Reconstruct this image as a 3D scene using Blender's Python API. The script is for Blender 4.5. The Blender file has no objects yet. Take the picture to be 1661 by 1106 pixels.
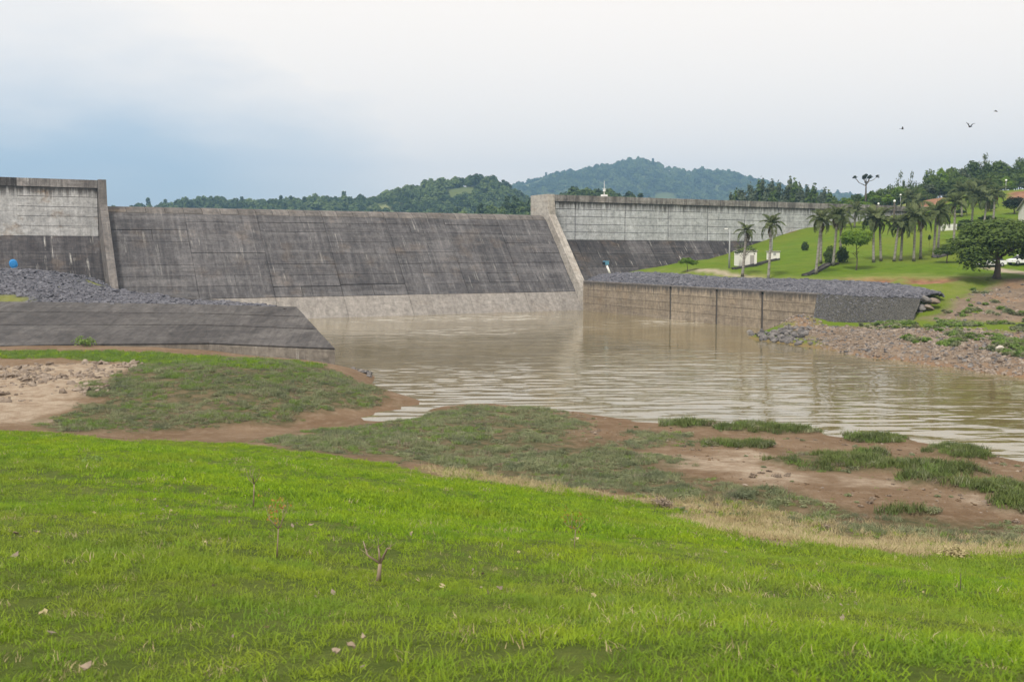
import bpy, math, random
import numpy as np
from mathutils import Vector, Matrix, Euler

RNG = np.random.default_rng(7)
random.seed(7)
PI = math.pi
scene = bpy.context.scene
COL = scene.collection

# ------------------------------------------------------------------ camera
FPX, CX, CY, HC = 1615.0, 830.5, 553.0, 10.0
PITCH = math.atan(141 / 1615.0)
cam_d = bpy.data.cameras.new('camera')
cam_d.sensor_width = 36.0
cam_d.lens = FPX / 1661 * 36.0
cam_d.clip_start = 0.1
cam_d.clip_end = 9000
cam_d.dof.use_dof = True
cam_d.dof.focus_distance = 95.0
cam_d.dof.aperture_fstop = 5.6
cam = bpy.data.objects.new('camera', cam_d)
cam.location = (0, 0, HC)
cam.rotation_euler = (PI / 2 - PITCH, 0, 0)
COL.objects.link(cam)
scene.camera = cam

# ------------------------------------------------------------------ sky
SUN_EL, SUN_AZ = math.radians(54), math.radians(-150)   # azimuth clockwise from +Y: high, from the left and a little behind
world = bpy.data.worlds.new('World')
scene.world = world
world.use_nodes = True
wn, wl = world.node_tree.nodes, world.node_tree.links
wn.clear()
w_out = wn.new('ShaderNodeOutputWorld')
w_bg = wn.new('ShaderNodeBackground')
w_bg.inputs['Strength'].default_value = 0.1
sky = wn.new('ShaderNodeTexSky')
sky.sky_type = 'NISHITA'
sky.sun_disc = False
sky.sun_elevation = SUN_EL
sky.sun_rotation = SUN_AZ
sky.air_density = 1.0
sky.dust_density = 1.5
tc = wn.new('ShaderNodeTexCoord')
sep = wn.new('ShaderNodeSeparateXYZ')
wl.new(tc.outputs['Generated'], sep.inputs[0])


def wmath(op, a, b=None, c=None):
    n = wn.new('ShaderNodeMath')
    n.operation = op
    for i, v in enumerate((a, b, c)):
        if v is None:
            continue
        if isinstance(v, (int, float)):
            n.inputs[i].default_value = v
        else:
            wl.new(v, n.inputs[i])
    return n.outputs[0]


def wnoise(scale, detail, sc=(1, 1, 1), loc=(0, 0, 0), dist=0.0):
    m = wn.new('ShaderNodeMapping')
    m.inputs['Scale'].default_value = sc
    m.inputs['Location'].default_value = loc
    wl.new(tc.outputs['Generated'], m.inputs[0])
    n = wn.new('ShaderNodeTexNoise')
    n.inputs['Scale'].default_value = scale
    n.inputs['Detail'].default_value = detail
    n.inputs['Distortion'].default_value = dist
    wl.new(m.outputs[0], n.inputs['Vector'])
    return n.outputs[0]


def wramp(fac, stops):
    r = wn.new('ShaderNodeValToRGB')
    els = r.color_ramp.elements
    while len(els) < len(stops):
        els.new(0.5)
    for e, (p, c) in zip(els, stops):
        e.position = p
        e.color = (c, c, c, 1) if isinstance(c, (int, float)) else (*c, 1)
    wl.new(fac, r.inputs[0])
    return r.outputs[0]


# a bank of bright cloud covers the sky, thinning to open blue low on one side
n1 = wnoise(3.0, 6, (1, 1, 2.6), (3.1, 0, 0.4), 0.4)
n2 = wnoise(9.0, 7, (1, 1, 3.2), (0, 1.7, 0))
s_field = wmath('ADD', wmath('MULTIPLY_ADD', sep.outputs['X'], 0.62, sep.outputs['Z']), -0.03)
s_field = wmath('ADD', s_field, wmath('MULTIPLY_ADD', n1, 0.16, -0.08))
s_field = wmath('ADD', s_field, wmath('MULTIPLY_ADD', n2, 0.14, -0.07))
gap_edge = wramp(wmath('MULTIPLY_ADD', s_field, 3.0, 0.5), [(0.0, 1.0), (0.33, 0.55), (0.48, 0.16), (0.56, 0.0)])
low = wramp(wmath('ADD', sep.outputs['Z'], wmath('MULTIPLY_ADD', n2, 0.10, -0.05)), [(0.0, 1.0), (0.10, 0.90), (0.145, 0.52), (0.20, 0.24), (0.27, 0.13)])
side = wramp(wmath('MULTIPLY', sep.outputs['X'], -1.0), [(0.0, 0.15), (0.12, 0.5), (0.30, 1.0)])
blue_amt = wmath('MULTIPLY', wmath('POWER', gap_edge, 0.6), wmath('MULTIPLY', wmath('MULTIPLY', low, side), wmath('MULTIPLY_ADD', n1, 0.8, 0.62)))
blue_soft = wmath('SUBTRACT', 1.0, blue_amt)
mixc = wn.new('ShaderNodeMix')
mixc.data_type = 'RGBA'
wl.new(blue_soft, mixc.inputs['Factor'])
tint = wn.new('ShaderNodeMix')
tint.data_type = 'RGBA'
tint.blend_type = 'MIX'
tint.inputs['Factor'].default_value = 0.55
wl.new(sky.outputs[0], tint.inputs['A'])
tint.inputs['B'].default_value = (7.2, 8.8, 10.4, 1)
wl.new(tint.outputs['Result'], mixc.inputs['A'])
mixc.inputs['B'].default_value = (12.2, 11.2, 10.2, 1)
wl.new(mixc.outputs['Result'], w_bg.inputs['Color'])
wl.new(w_bg.outputs[0], w_out.inputs['Surface'])

sun_d = bpy.data.lights.new('sun', 'SUN')
sun_d.energy = 4.0
sun_d.angle = math.radians(10)
sun_d.color = (1.0, 0.95, 0.87)
sun = bpy.data.objects.new('sun', sun_d)
sdir = Vector((math.sin(SUN_AZ) * math.cos(SUN_EL), math.cos(SUN_AZ) * math.cos(SUN_EL), math.sin(SUN_EL)))
sun.rotation_euler = sdir.to_track_quat('Z', 'Y').to_euler()
COL.objects.link(sun)

vs = scene.view_settings
vs.view_transform = 'Standard'
vs.look = 'None'
vs.exposure = 0.0
vs.gamma = 1.0
vs.use_curve_mapping = False
scene.cycles.use_denoising = True
scene.cycles.max_bounces = 4
scene.cycles.diffuse_bounces = 2
scene.cycles.transparent_max_bounces = 6

# ------------------------------------------------------------------ pixel helpers (a picture point plus its real distance gives a place)
_F = np.array([0, math.cos(PITCH), -math.sin(PITCH)])
_U = np.array([0, math.sin(PITCH), math.cos(PITCH)])
_C = np.array([0, 0, HC])


def ray(x, y):
    return _F * FPX + np.array([x - CX, 0, 0]) + (CY - y) * _U


def at_z(x, y, z):
    r = ray(x, y)
    return _C + r * ((z - HC) / r[2])


def at_y(x, y, Y):
    r = ray(x, y)
    return _C + r * (Y / r[1])


def proj(P):
    P = np.atleast_2d(P) - _C
    dpt = P @ _F
    return CX + FPX * P[:, 0] / dpt, CY - FPX * (P @ _U) / dpt


# ------------------------------------------------------------------ object helpers
def tag(o, label=None, cat=None, group=None, kind=None):
    if label:
        o['label'] = label
    if cat:
        o['category'] = cat
    if group:
        o['group'] = group
    if kind:
        o['kind'] = kind
    return o


def empty(name, loc=(0, 0, 0), rz=0.0, label=None, cat=None, group=None, parent=None):
    o = bpy.data.objects.new(name, None)
    o.location = loc
    o.rotation_euler = (0, 0, rz)
    COL.objects.link(o)
    o.parent = parent
    return tag(o, label, cat, group)


def mesh_np(name, V, F, smooth=False):
    me = bpy.data.meshes.new(name)
    V = np.asarray(V, dtype=np.float32)
    if isinstance(F, np.ndarray) and F.ndim == 2:
        n, k = F.shape
        me.vertices.add(len(V))
        me.vertices.foreach_set('co', V.ravel())
        me.loops.add(n * k)
        me.loops.foreach_set('vertex_index', F.astype(np.int32).ravel())
        me.polygons.add(n)
        me.polygons.foreach_set('loop_start', np.arange(0, n * k, k, dtype=np.int32))
        me.update(calc_edges=True)
    else:
        me.from_pydata([tuple(map(float, v)) for v in V], [], [tuple(f) for f in F])
        me.update()
    if smooth:
        me.polygons.foreach_set('use_smooth', np.ones(len(me.polygons), dtype=bool))
    return me


def link(name, me, mat=None, parent=None, loc=None, rot=None, scale=None):
    if mat is not None:
        me.materials.clear()
        for m in (mat if isinstance(mat, (list, tuple)) else [mat]):
            me.materials.append(m)
    o = bpy.data.objects.new(name, me)
    COL.objects.link(o)
    o.parent = parent
    if loc is not None:
        o.location = loc
    if rot is not None:
        o.rotation_euler = rot
    if scale is not None:
        o.scale = scale
    return o


def copy_tree(o, parent=None):
    c = o.copy()
    COL.objects.link(c)
    c.parent = parent
    for ch in o.children:
        copy_tree(ch, c)
    return c


class MB:
    """collects shapes for ONE mesh"""

    def __init__(self):
        self.v, self.f = [], []

    def add(self, V, F):
        b = len(self.v)
        self.v += [tuple(map(float, p)) for p in V]
        self.f += [tuple(i + b for i in f) for f in F]
        return self

    def box(self, x0, x1, y0, y1, z0, z1):
        V = [(x0, y0, z0), (x1, y0, z0), (x1, y1, z0), (x0, y1, z0), (x0, y0, z1), (x1, y0, z1), (x1, y1, z1), (x0, y1, z1)]
        return self.add(V, [(0, 3, 2, 1), (4, 5, 6, 7), (0, 1, 5, 4), (1, 2, 6, 5), (2, 3, 7, 6), (3, 0, 4, 7)])

    def tube(self, pts, rad, n=7, cap=True):
        pts = [Vector(p) for p in pts]
        V, F = [], []
        for i, p in enumerate(pts):
            t = (pts[min(i + 1, len(pts) - 1)] - pts[max(i - 1, 0)])
            t = t.normalized() if t.length > 1e-9 else Vector((0, 0, 1))
            a = t.cross(Vector((0.31, 0.95, 0.05)))
            if a.length < 1e-3:
                a = t.cross(Vector((1, 0, 0)))
            a.normalize()
            b = t.cross(a)
            for k in range(n):
                w = 2 * PI * k / n
                V.append(p + (a * math.cos(w) + b * math.sin(w)) * rad[i])
        for i in range(len(pts) - 1):
            for k in range(n):
                F.append((i * n + k, i * n + (k + 1) % n, (i + 1) * n + (k + 1) % n, (i + 1) * n + k))
        if cap:
            F.append(tuple(range(n))[::-1])
            F.append(tuple((len(pts) - 1) * n + k for k in range(n)))
        return self.add(V, F)

    def prism(self, poly, x0, x1, axis='x'):
        """poly in (y, z) extruded along x"""
        n = len(poly)
        V = [(x0, y, z) for y, z in poly] + [(x1, y, z) for y, z in poly]
        F = [tuple(range(n)), tuple(range(2 * n - 1, n - 1, -1))]
        F += [(i, i + n, (i + 1) % n + n, (i + 1) % n) for i in range(n)]
        return self.add(V, F)

    def build(self, name, mat, parent=None, smooth=False, **k):
        me = mesh_np(name, self.v, self.f, smooth)
        return link(name, me, mat, parent, **k)


# ------------------------------------------------------------------ material helpers
class NT:
    def __init__(self, name):
        self.mat = bpy.data.materials.new(name)
        self.mat.use_nodes = True
        self.n, self.l = self.mat.node_tree.nodes, self.mat.node_tree.links
        self.n.clear()
        self.out = self.n.new('ShaderNodeOutputMaterial')
        self.p = self.n.new('ShaderNodeBsdfPrincipled')
        self.l.new(self.p.outputs[0], self.out.inputs['Surface'])
        self.p.inputs['Roughness'].default_value = 0.85
        self.p.inputs['Specular IOR Level'].default_value = 0.06
        self.tc = self.n.new('ShaderNodeTexCoord')
        self.geo = None

    def put(self, sock, v):
        if isinstance(v, (int, float)):
            sock.default_value = v
        elif isinstance(v, tuple):
            sock.default_value = (*v, 1) if len(v) == 3 and sock.type == 'RGBA' else v
        else:
            self.l.new(v, sock)

    def pos(self):
        if self.geo is None:
            self.geo = self.n.new('ShaderNodeNewGeometry')
        return self.geo.outputs['Position']

    def noise(self, scale, detail=4, sc=(1, 1, 1), src=None, rough=0.55, dist=0.0, loc=(0, 0, 0)):
        m = self.n.new('ShaderNodeMapping')
        m.inputs['Scale'].default_value = sc
        m.inputs['Location'].default_value = loc
        self.l.new(src if src is not None else self.tc.outputs['Object'], m.inputs[0])
        t = self.n.new('ShaderNodeTexNoise')
        t.inputs['Scale'].default_value = scale
        t.inputs['Detail'].default_value = detail
        t.inputs['Roughness'].default_value = rough
        t.inputs['Distortion'].default_value = dist
        self.l.new(m.outputs[0], t.inputs['Vector'])
        return t.outputs[0]

    def vor(self, scale, src=None, feature='F1', out='Distance', sc=(1, 1, 1)):
        m = self.n.new('ShaderNodeMapping')
        m.inputs['Scale'].default_value = sc
        self.l.new(src if src is not None else self.tc.outputs['Object'], m.inputs[0])
        t = self.n.new('ShaderNodeTexVoronoi')
        t.feature = feature
        t.inputs['Scale'].default_value = scale
        self.l.new(m.outputs[0], t.inputs['Vector'])
        return t.outputs[out]

    def ramp(self, fac, stops):
        r = self.n.new('ShaderNodeValToRGB')
        els = r.color_ramp.elements
        while len(els) < len(stops):
            els.new(0.5)
        for e, (p, c) in zip(els, stops):
            e.position = p
            e.color = (c, c, c, 1) if isinstance(c, (int, float)) else (*c, 1)
        self.l.new(fac, r.inputs[0])
        return r.outputs[0]

    def math(self, op, a, b=None, c=None, clamp=False):
        n = self.n.new('ShaderNodeMath')
        n.operation = op
        n.use_clamp = clamp
        for i, v in enumerate((a, b, c)):
            if v is not None:
                self.put(n.inputs[i], v)
        return n.outputs[0]

    def mix(self, fac, a, b, blend='MIX'):
        n = self.n.new('ShaderNodeMix')
        n.data_type = 'RGBA'
        n.blend_type = blend
        self.put(n.inputs['Factor'], fac)
        self.put(n.inputs['A'], a)
        self.put(n.inputs['B'], b)
        return n.outputs['Result']

    def attr(self, name):
        a = self.n.new('ShaderNodeAttribute')
        a.attribute_name = name
        return a.outputs['Fac']

    def rnd(self):
        o = self.n.new('ShaderNodeObjectInfo')
        return o.outputs['Random']

    def sepz(self, src=None):
        s = self.n.new('ShaderNodeSeparateXYZ')
        self.l.new(src if src is not None else self.tc.outputs['Object'], s.inputs[0])
        return s.outputs

    def color(self, c):
        self.put(self.p.inputs['Base Color'], c)
        return self

    def bump(self, h, strength=0.3, dist=0.05):
        b = self.n.new('ShaderNodeBump')
        b.inputs['Strength'].default_value = strength
        b.inputs['Distance'].default_value = dist
        self.l.new(h, b.inputs['Height'])
        self.l.new(b.outputs[0], self.p.inputs['Normal'])
        return self

    def translucent(self, col, fac):
        t = self.n.new('ShaderNodeBsdfTranslucent')
        self.put(t.inputs['Color'], col)
        m = self.n.new('ShaderNodeMixShader')
        m.inputs[0].default_value = fac
        self.l.new(self.p.outputs[0], m.inputs[1])
        self.l.new(t.outputs[0], m.inputs[2])
        self.l.new(m.outputs[0], self.out.inputs['Surface'])
        return self


def plain(name, col, rough=0.7, var=0.12, scale=3.0):
    t = NT(name)
    nz = t.noise(scale, 4)
    t.color(t.mix(nz, tuple(c * (1 - var) for c in col), tuple(min(1, c * (1 + var)) for c in col)))
    t.p.inputs['Roughness'].default_value = rough
    return t.mat


def concrete(name, base, dark, light, streak=0.55, blotch=0.5, leach=0.5, warm=0.2, band=0.4, rvar=0.16, topstain=None, hlines=0.55):
    """weathered mass concrete: runs of black biofilm, lift bands, pale lime runs; x along the wall, z up"""
    t = NT(name)
    st = t.noise(1.0, 6, (0.7, 0.05, 0.06), rough=0.65)
    sf = t.noise(1.0, 5, (2.6, 0.10, 0.11), rough=0.7, loc=(7, 1, 0))
    st2 = t.noise(1.0, 5, (3.0, 0.12, 0.14), rough=0.6, loc=(5, 0, 0))
    bl = t.noise(0.22, 8, (1, 0.7, 1), rough=0.68, dist=0.6)
    bd = t.noise(1.0, 6, (0.06, 0.6, 0.9), rough=0.68)
    gr = t.noise(1.6, 8, (1, 0.8, 1), rough=0.78)
    c = t.mix(t.math('MULTIPLY', t.ramp(st, [(0.42, 0), (0.60, 1)]), streak), base, dark)
    c = t.mix(t.math('MULTIPLY', t.ramp(bl, [(0.45, 0), (0.62, 1)]), blotch), c, dark)
    c = t.mix(t.math('MULTIPLY', t.ramp(bd, [(0.50, 0), (0.66, 1)]), band), c, light)
    c = t.mix(t.math('MULTIPLY', t.ramp(sf, [(0.52, 0), (0.66, 1)]), streak * 0.75), c, dark)
    c = t.mix(t.math('MULTIPLY', t.ramp(sf, [(0.34, 1), (0.46, 0)]), band * 0.8), c, light)
    hl = t.noise(1.0, 4, (0.10, 0.0, 3.4), rough=0.6, loc=(4, 0, 2))
    c = t.mix(t.math('MULTIPLY', t.ramp(hl, [(0.57, 0), (0.66, 1)]), hlines), c, dark)
    c = t.mix(t.math('MULTIPLY', t.ramp(hl, [(0.33, 1), (0.40, 0)]), hlines * 0.6), c, light)
    wm = t.noise(0.22, 6, (1, 0.5, 1.5), loc=(9, 3, 1), rough=0.65)
    c = t.mix(t.math('MULTIPLY', t.ramp(wm, [(0.55, 0), (0.70, 1)]), warm), c, (0.25, 0.175, 0.105))
    lm = t.math('MULTIPLY', t.ramp(st2, [(0.58, 0), (0.66, 1)]), t.ramp(t.noise(0.5, 4, (0.7, 0.4, 1.0), loc=(2, 2, 7)), [(0.50, 0), (0.60, 1)]))
    c = t.mix(t.math('MULTIPLY', lm, leach), c, (0.50, 0.49, 0.46))
    if topstain:
        z0, z1, amt = topstain
        z = t.sepz()[2]
        zz = t.math('DIVIDE', t.math('SUBTRACT', z, z0), z1 - z0, clamp=True)
        jag = t.noise(1.0, 6, (1.7, 0.2, 0.05), rough=0.75, loc=(1, 0, 3))
        m = t.ramp(t.math('ADD', zz, t.math('MULTIPLY_ADD', jag, 1.5, -0.75)), [(0.42, 0), (0.75, 1)])
        c = t.mix(t.math('MULTIPLY', m, amt), c, (0.075, 0.068, 0.062))
    r = t.rnd()
    v = t.math('ADD', t.math('MULTIPLY', r, 2 * rvar), 1 - rvar)
    v = t.math('MULTIPLY', v, t.math('MULTIPLY_ADD', t.ramp(gr, [(0.32, 0), (0.68, 1)]), 0.75, 0.62))
    comb = t.n.new('ShaderNodeCombineColor')
    for i in range(3):
        t.l.new(v, comb.inputs[i])
    c = t.mix(1.0, c, comb.outputs[0], 'MULTIPLY')
    t.color(c)
    t.p.inputs['Roughness'].default_value = 0.9
    t.bump(t.math('ADD', gr, t.math('MULTIPLY', bd, 2.0)), 0.5, 0.03)
    return t.mat


M = {}
M['spill'] = concrete('spillway_concrete', (0.116, 0.111, 0.113), (0.060, 0.057, 0.059), (0.17, 0.163, 0.162), 0.75, 0.6, 0.28, 0.15, 0.55, 0.08)
M['crest'] = concrete('crest_concrete', (0.155, 0.142, 0.132), (0.085, 0.077, 0.072), (0.21, 0.195, 0.182), 0.5, 0.5, 0.2, 0.4, 0.4, 0.16)
M['toe'] = concrete('washed_concrete', (0.27, 0.25, 0.228), (0.18, 0.165, 0.15), (0.32, 0.30, 0.275), 0.5, 0.45, 0.2, 0.15, 0.3, 0.06)
M['gap'] = plain('joint_concrete', (0.075, 0.068, 0.062), 0.95)
M['upper'] = concrete('pale_wall_concrete', (0.46, 0.47, 0.49), (0.27, 0.275, 0.285), (0.55, 0.56, 0.58), 0.5, 0.4, 0.3, 0.10, 0.4, 0.05, (17.2, 20.6, 0.9))
M['upper_left'] = concrete('pale_stained_concrete', (0.50, 0.50, 0.495), (0.25, 0.245, 0.24), (0.58, 0.575, 0.56), 0.5, 0.35, 0.3, 0.95, 0.3, 0.06, (17.0, 20.6, 0.9))
M['parapet'] = concrete('parapet_concrete', (0.31, 0.29, 0.275), (0.10, 0.092, 0.088), (0.42, 0.40, 0.38), 0.85, 0.5, 0.7, 0.2, 0.2, 0.12)
M['lower'] = concrete('dark_slope_concrete', (0.088, 0.082, 0.083), (0.038, 0.035, 0.037), (0.165, 0.158, 0.155), 0.8, 0.6, 0.7, 0.2, 0.3, 0.30)
M['pier'] = concrete('pier_concrete', (0.36, 0.335, 0.30), (0.20, 0.175, 0.15), (0.5, 0.47, 0.42), 0.6, 0.5, 0.4, 0.4, 0.3, 0.05)
M['pier_dark'] = concrete('stained_pier_concrete', (0.17, 0.158, 0.15), (0.11, 0.10, 0.095), (0.30, 0.28, 0.26), 0.6, 0.5, 0.3, 0.2, 0.3, 0.05)
M['training'] = concrete('training_wall_concrete', (0.29, 0.24, 0.178), (0.14, 0.115, 0.092), (0.36, 0.31, 0.25), 0.4, 0.4, 0.3, 0.35, 0.35, 0.10, (3.0, 5.4, 0.9))
M['wing'] = concrete('wing_concrete', (0.095, 0.089, 0.087), (0.052, 0.049, 0.049), (0.135, 0.128, 0.122), 0.5, 0.6, 0.0, 0.0, 0.4, 0.10)
M['wing_toe'] = concrete('wing_toe_concrete', (0.20, 0.18, 0.155), (0.11, 0.098, 0.085), (0.26, 0.235, 0.20), 0.6, 0.5, 0.3, 0.2, 0.3, 0.08)
M['white'] = plain('white_paint', (0.78, 0.78, 0.76), 0.5, 0.05)
M['white_wall'] = plain('whitewashed_wall', (0.74, 0.72, 0.68), 0.8, 0.08)
M['roof'] = plain('roof_tile', (0.30, 0.13, 0.08), 0.8)
M['grey_metal'] = plain('galvanised_metal', (0.33, 0.34, 0.34), 0.45)
M['dark_wood'] = plain('weathered_pole_wood', (0.10, 0.085, 0.07), 0.9)
M['blue'] = plain('blue_paint', (0.04, 0.22, 0.50), 0.45)
M['blue_pale'] = plain('faded_blue_paint', (0.12, 0.28, 0.40), 0.5)
M['black'] = plain('black_rubber', (0.02, 0.02, 0.02), 0.7)
M['glass'] = plain('dark_glass', (0.03, 0.035, 0.04), 0.08)
M['lamp'] = plain('lamp_glass', (0.85, 0.85, 0.82), 0.3, 0.03)
M['bird'] = plain('dark_feathers', (0.035, 0.033, 0.032), 0.8)
M['drain'] = concrete('drain_concrete', (0.10, 0.095, 0.09), (0.05, 0.048, 0.045), (0.16, 0.15, 0.14), 0.4, 0.5, 0.1, 0.1, 0.2, 0.1)
M['path'] = plain('concrete_path', (0.36, 0.34, 0.32), 0.9)


# ------------------------------------------------------------------ interpolated ground heights
class Field:
    """smooth height through spot heights (multiquadric)"""

    def __init__(self, pts, c=1.5, lam=0.02):
        P = np.array(pts, float)
        self.X, z = P[:, :2], P[:, 2]
        self.c = c
        self.m = z.mean()
        K = -np.sqrt(((self.X[:, None] - self.X[None]) ** 2).sum(-1) + c * c)
        n = len(P)
        A = np.zeros((n + 3, n + 3))
        A[:n, :n] = K - lam * np.eye(n)
        A[:n, n] = 1
        A[:n, n + 1:] = self.X
        A[n, :n] = 1
        A[n + 1:, :n] = self.X.T
        self.w = np.linalg.solve(A, np.concatenate([z, [0, 0, 0]]))

    def __call__(self, x, y):
        x, y = np.asarray(x, float), np.asarray(y, float)
        sh = x.shape
        Q = np.stack([x.ravel(), y.ravel()], 1)
        out = np.empty(len(Q))
        n = len(self.X)
        for i in range(0, len(Q), 20000):
            q = Q[i:i + 20000]
            K = -np.sqrt(((q[:, None] - self.X[None]) ** 2).sum(-1) + self.c ** 2)
            out[i:i + 20000] = K @ self.w[:n] + self.w[n] + q @ self.w[n + 1:]
        return out.reshape(sh)


_VN = {}


def vnoise(x, y, scale, seed=0):
    """smooth value noise, -1..1"""
    if seed not in _VN:
        _VN[seed] = np.random.default_rng(seed).uniform(-1, 1, (256, 256))
    T = _VN[seed]
    u, v = np.asarray(x) / scale + 500.3, np.asarray(y) / scale + 500.7
    i, j = np.floor(u).astype(int), np.floor(v).astype(int)
    fu, fv = u - i, v - j
    fu, fv = fu * fu * (3 - 2 * fu), fv * fv * (3 - 2 * fv)
    g = lambda a, b: T[a % 256, b % 256]
    return (g(i, j) * (1 - fu) + g(i + 1, j) * fu) * (1 - fv) + (g(i, j + 1) * (1 - fu) + g(i + 1, j + 1) * fu) * fv


def inside(poly, x, y):
    x, y = np.asarray(x), np.asarray(y)
    r = np.zeros(x.shape, bool)
    n = len(poly)
    for i in range(n):
        x0, y0 = poly[i]
        x1, y1 = poly[(i + 1) % n]
        if y0 == y1:
            continue
        c = ((y0 > y) != (y1 > y)) & (x < (x1 - x0) * (y - y0) / (y1 - y0) + x0)
        r ^= c
    return r


def poly_mask(poly, x, y, soft):
    """1 inside, falling to 0 over +-soft metres about the outline"""
    x, y = np.asarray(x, float), np.asarray(y, float)
    dm = np.full(x.shape, 1e9)
    n = len(poly)
    for i in range(n):
        ax, ay = poly[i]
        bx, by = poly[(i + 1) % n]
        dx, dy = bx - ax, by - ay
        t = np.clip(((x - ax) * dx + (y - ay) * dy) / (dx * dx + dy * dy + 1e-9), 0, 1)
        dm = np.minimum(dm, np.hypot(x - ax - t * dx, y - ay - t * dy))
    s = np.where(inside(poly, x, y), dm, -dm)
    return np.clip(s / (2 * soft) + 0.5, 0, 1), s


def march(field, px, py, y0=2.0, y1=420.0):
    """where the line of sight through a picture point meets the ground"""
    r = ray(px, py)
    Y = np.geomspace(y0, y1, 1500)
    P = _C + r[None] * (Y / r[1])[:, None]
    h = field(P[:, 0], P[:, 1])
    below = np.nonzero(P[:, 2] < h)[0]
    k = below[0] if len(below) else len(Y) - 1
    return P[k]


def grid(name, xs, ys, zf, mat, keep=None, attrs=None, kind='structure', label=None):
    X, Y = np.meshgrid(xs, ys)
    Z = zf(X, Y)
    V = np.stack([X, Y, Z], -1).reshape(-1, 3)
    ny, nx = X.shape
    I = np.arange(nx * ny).reshape(ny, nx)
    F = np.stack([I[:-1, :-1], I[:-1, 1:], I[1:, 1:], I[1:, :-1]], -1).reshape(-1, 4)
    if keep is not None:
        k = keep(X, Y, Z).ravel()
        F = F[k[F].all(1)]
    me = mesh_np(name, V, F, True)
    for an, fn in (attrs or {}).items():
        a = me.attributes.new(an, 'FLOAT', 'POINT')
        a.data.foreach_set('value', fn(X, Y, Z).astype(np.float32).ravel())
    o = link(name, me, mat)
    return tag(o, label, kind=kind)


def lin(n, a, b):
    return np.linspace(a, b, n)


# ------------------------------------------------------------------ scattering helper (for uncountable stuff only)
def scatter(name, P, rot, scl, idx, protos, label, cat):
    me = bpy.data.meshes.new(name)
    me.vertices.add(len(P))
    me.vertices.foreach_set('co', np.asarray(P, np.float32).ravel())
    for an, dat in (('rot', rot), ('scl', scl)):
        a = me.attributes.new(an, 'FLOAT_VECTOR', 'POINT')
        a.data.foreach_set('vector', np.asarray(dat, np.float32).ravel())
    a = me.attributes.new('idx', 'INT', 'POINT')
    a.data.foreach_set('value', np.asarray(idx, np.int32))
    o = bpy.data.objects.new(name, me)
    COL.objects.link(o)
    pc = bpy.data.collections.new(name + '_kinds')
    for k, (pm, mat) in enumerate(protos):
        pm.materials.clear()
        pm.materials.append(mat)
        po = bpy.data.objects.new('%s_%02d' % (name, k), pm)
        pc.objects.link(po)
    g = bpy.data.node_groups.new(name, 'GeometryNodeTree')
    g.interface.new_socket('Geometry', in_out='INPUT', socket_type='NodeSocketGeometry')
    g.interface.new_socket('Geometry', in_out='OUTPUT', socket_type='NodeSocketGeometry')
    gi, go = g.nodes.new('NodeGroupInput'), g.nodes.new('NodeGroupOutput')
    ip = g.nodes.new('GeometryNodeInstanceOnPoints')
    ci = g.nodes.new('GeometryNodeCollectionInfo')
    ci.inputs['Collection'].default_value = pc
    ci.inputs['Separate Children'].default_value = True
    ci.inputs['Reset Children'].default_value = True

    def na(nm, ty):
        n = g.nodes.new('GeometryNodeInputNamedAttribute')
        n.data_type = ty
        n.inputs['Name'].default_value = nm
        return [s for s in n.outputs if s.enabled and s.name == 'Attribute'][0]
    g.links.new(gi.outputs[0], ip.inputs['Points'])
    g.links.new(ci.outputs[0], ip.inputs['Instance'])
    ip.inputs['Pick Instance'].default_value = True
    g.links.new(na('idx', 'INT'), ip.inputs['Instance Index'])
    g.links.new(na('rot', 'FLOAT_VECTOR'), ip.inputs['Rotation'])
    g.links.new(na('scl', 'FLOAT_VECTOR'), ip.inputs['Scale'])
    g.links.new(ip.outputs[0], go.inputs[0])
    md = o.modifiers.new('scatter', 'NODES')
    md.node_group = g
    return tag(o, label, cat, kind='stuff')


def rz_rot(n, tilt=0.12):
    return np.stack([RNG.normal(0, tilt, n), RNG.normal(0, tilt, n), RNG.uniform(0, 2 * PI, n)], 1)


def uni(n, a, b, flat=None):
    s = RNG.uniform(a, b, n)
    z = s if flat is None else s * RNG.uniform(flat[0], flat[1], n)
    return np.stack([s, s, z], 1)

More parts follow.
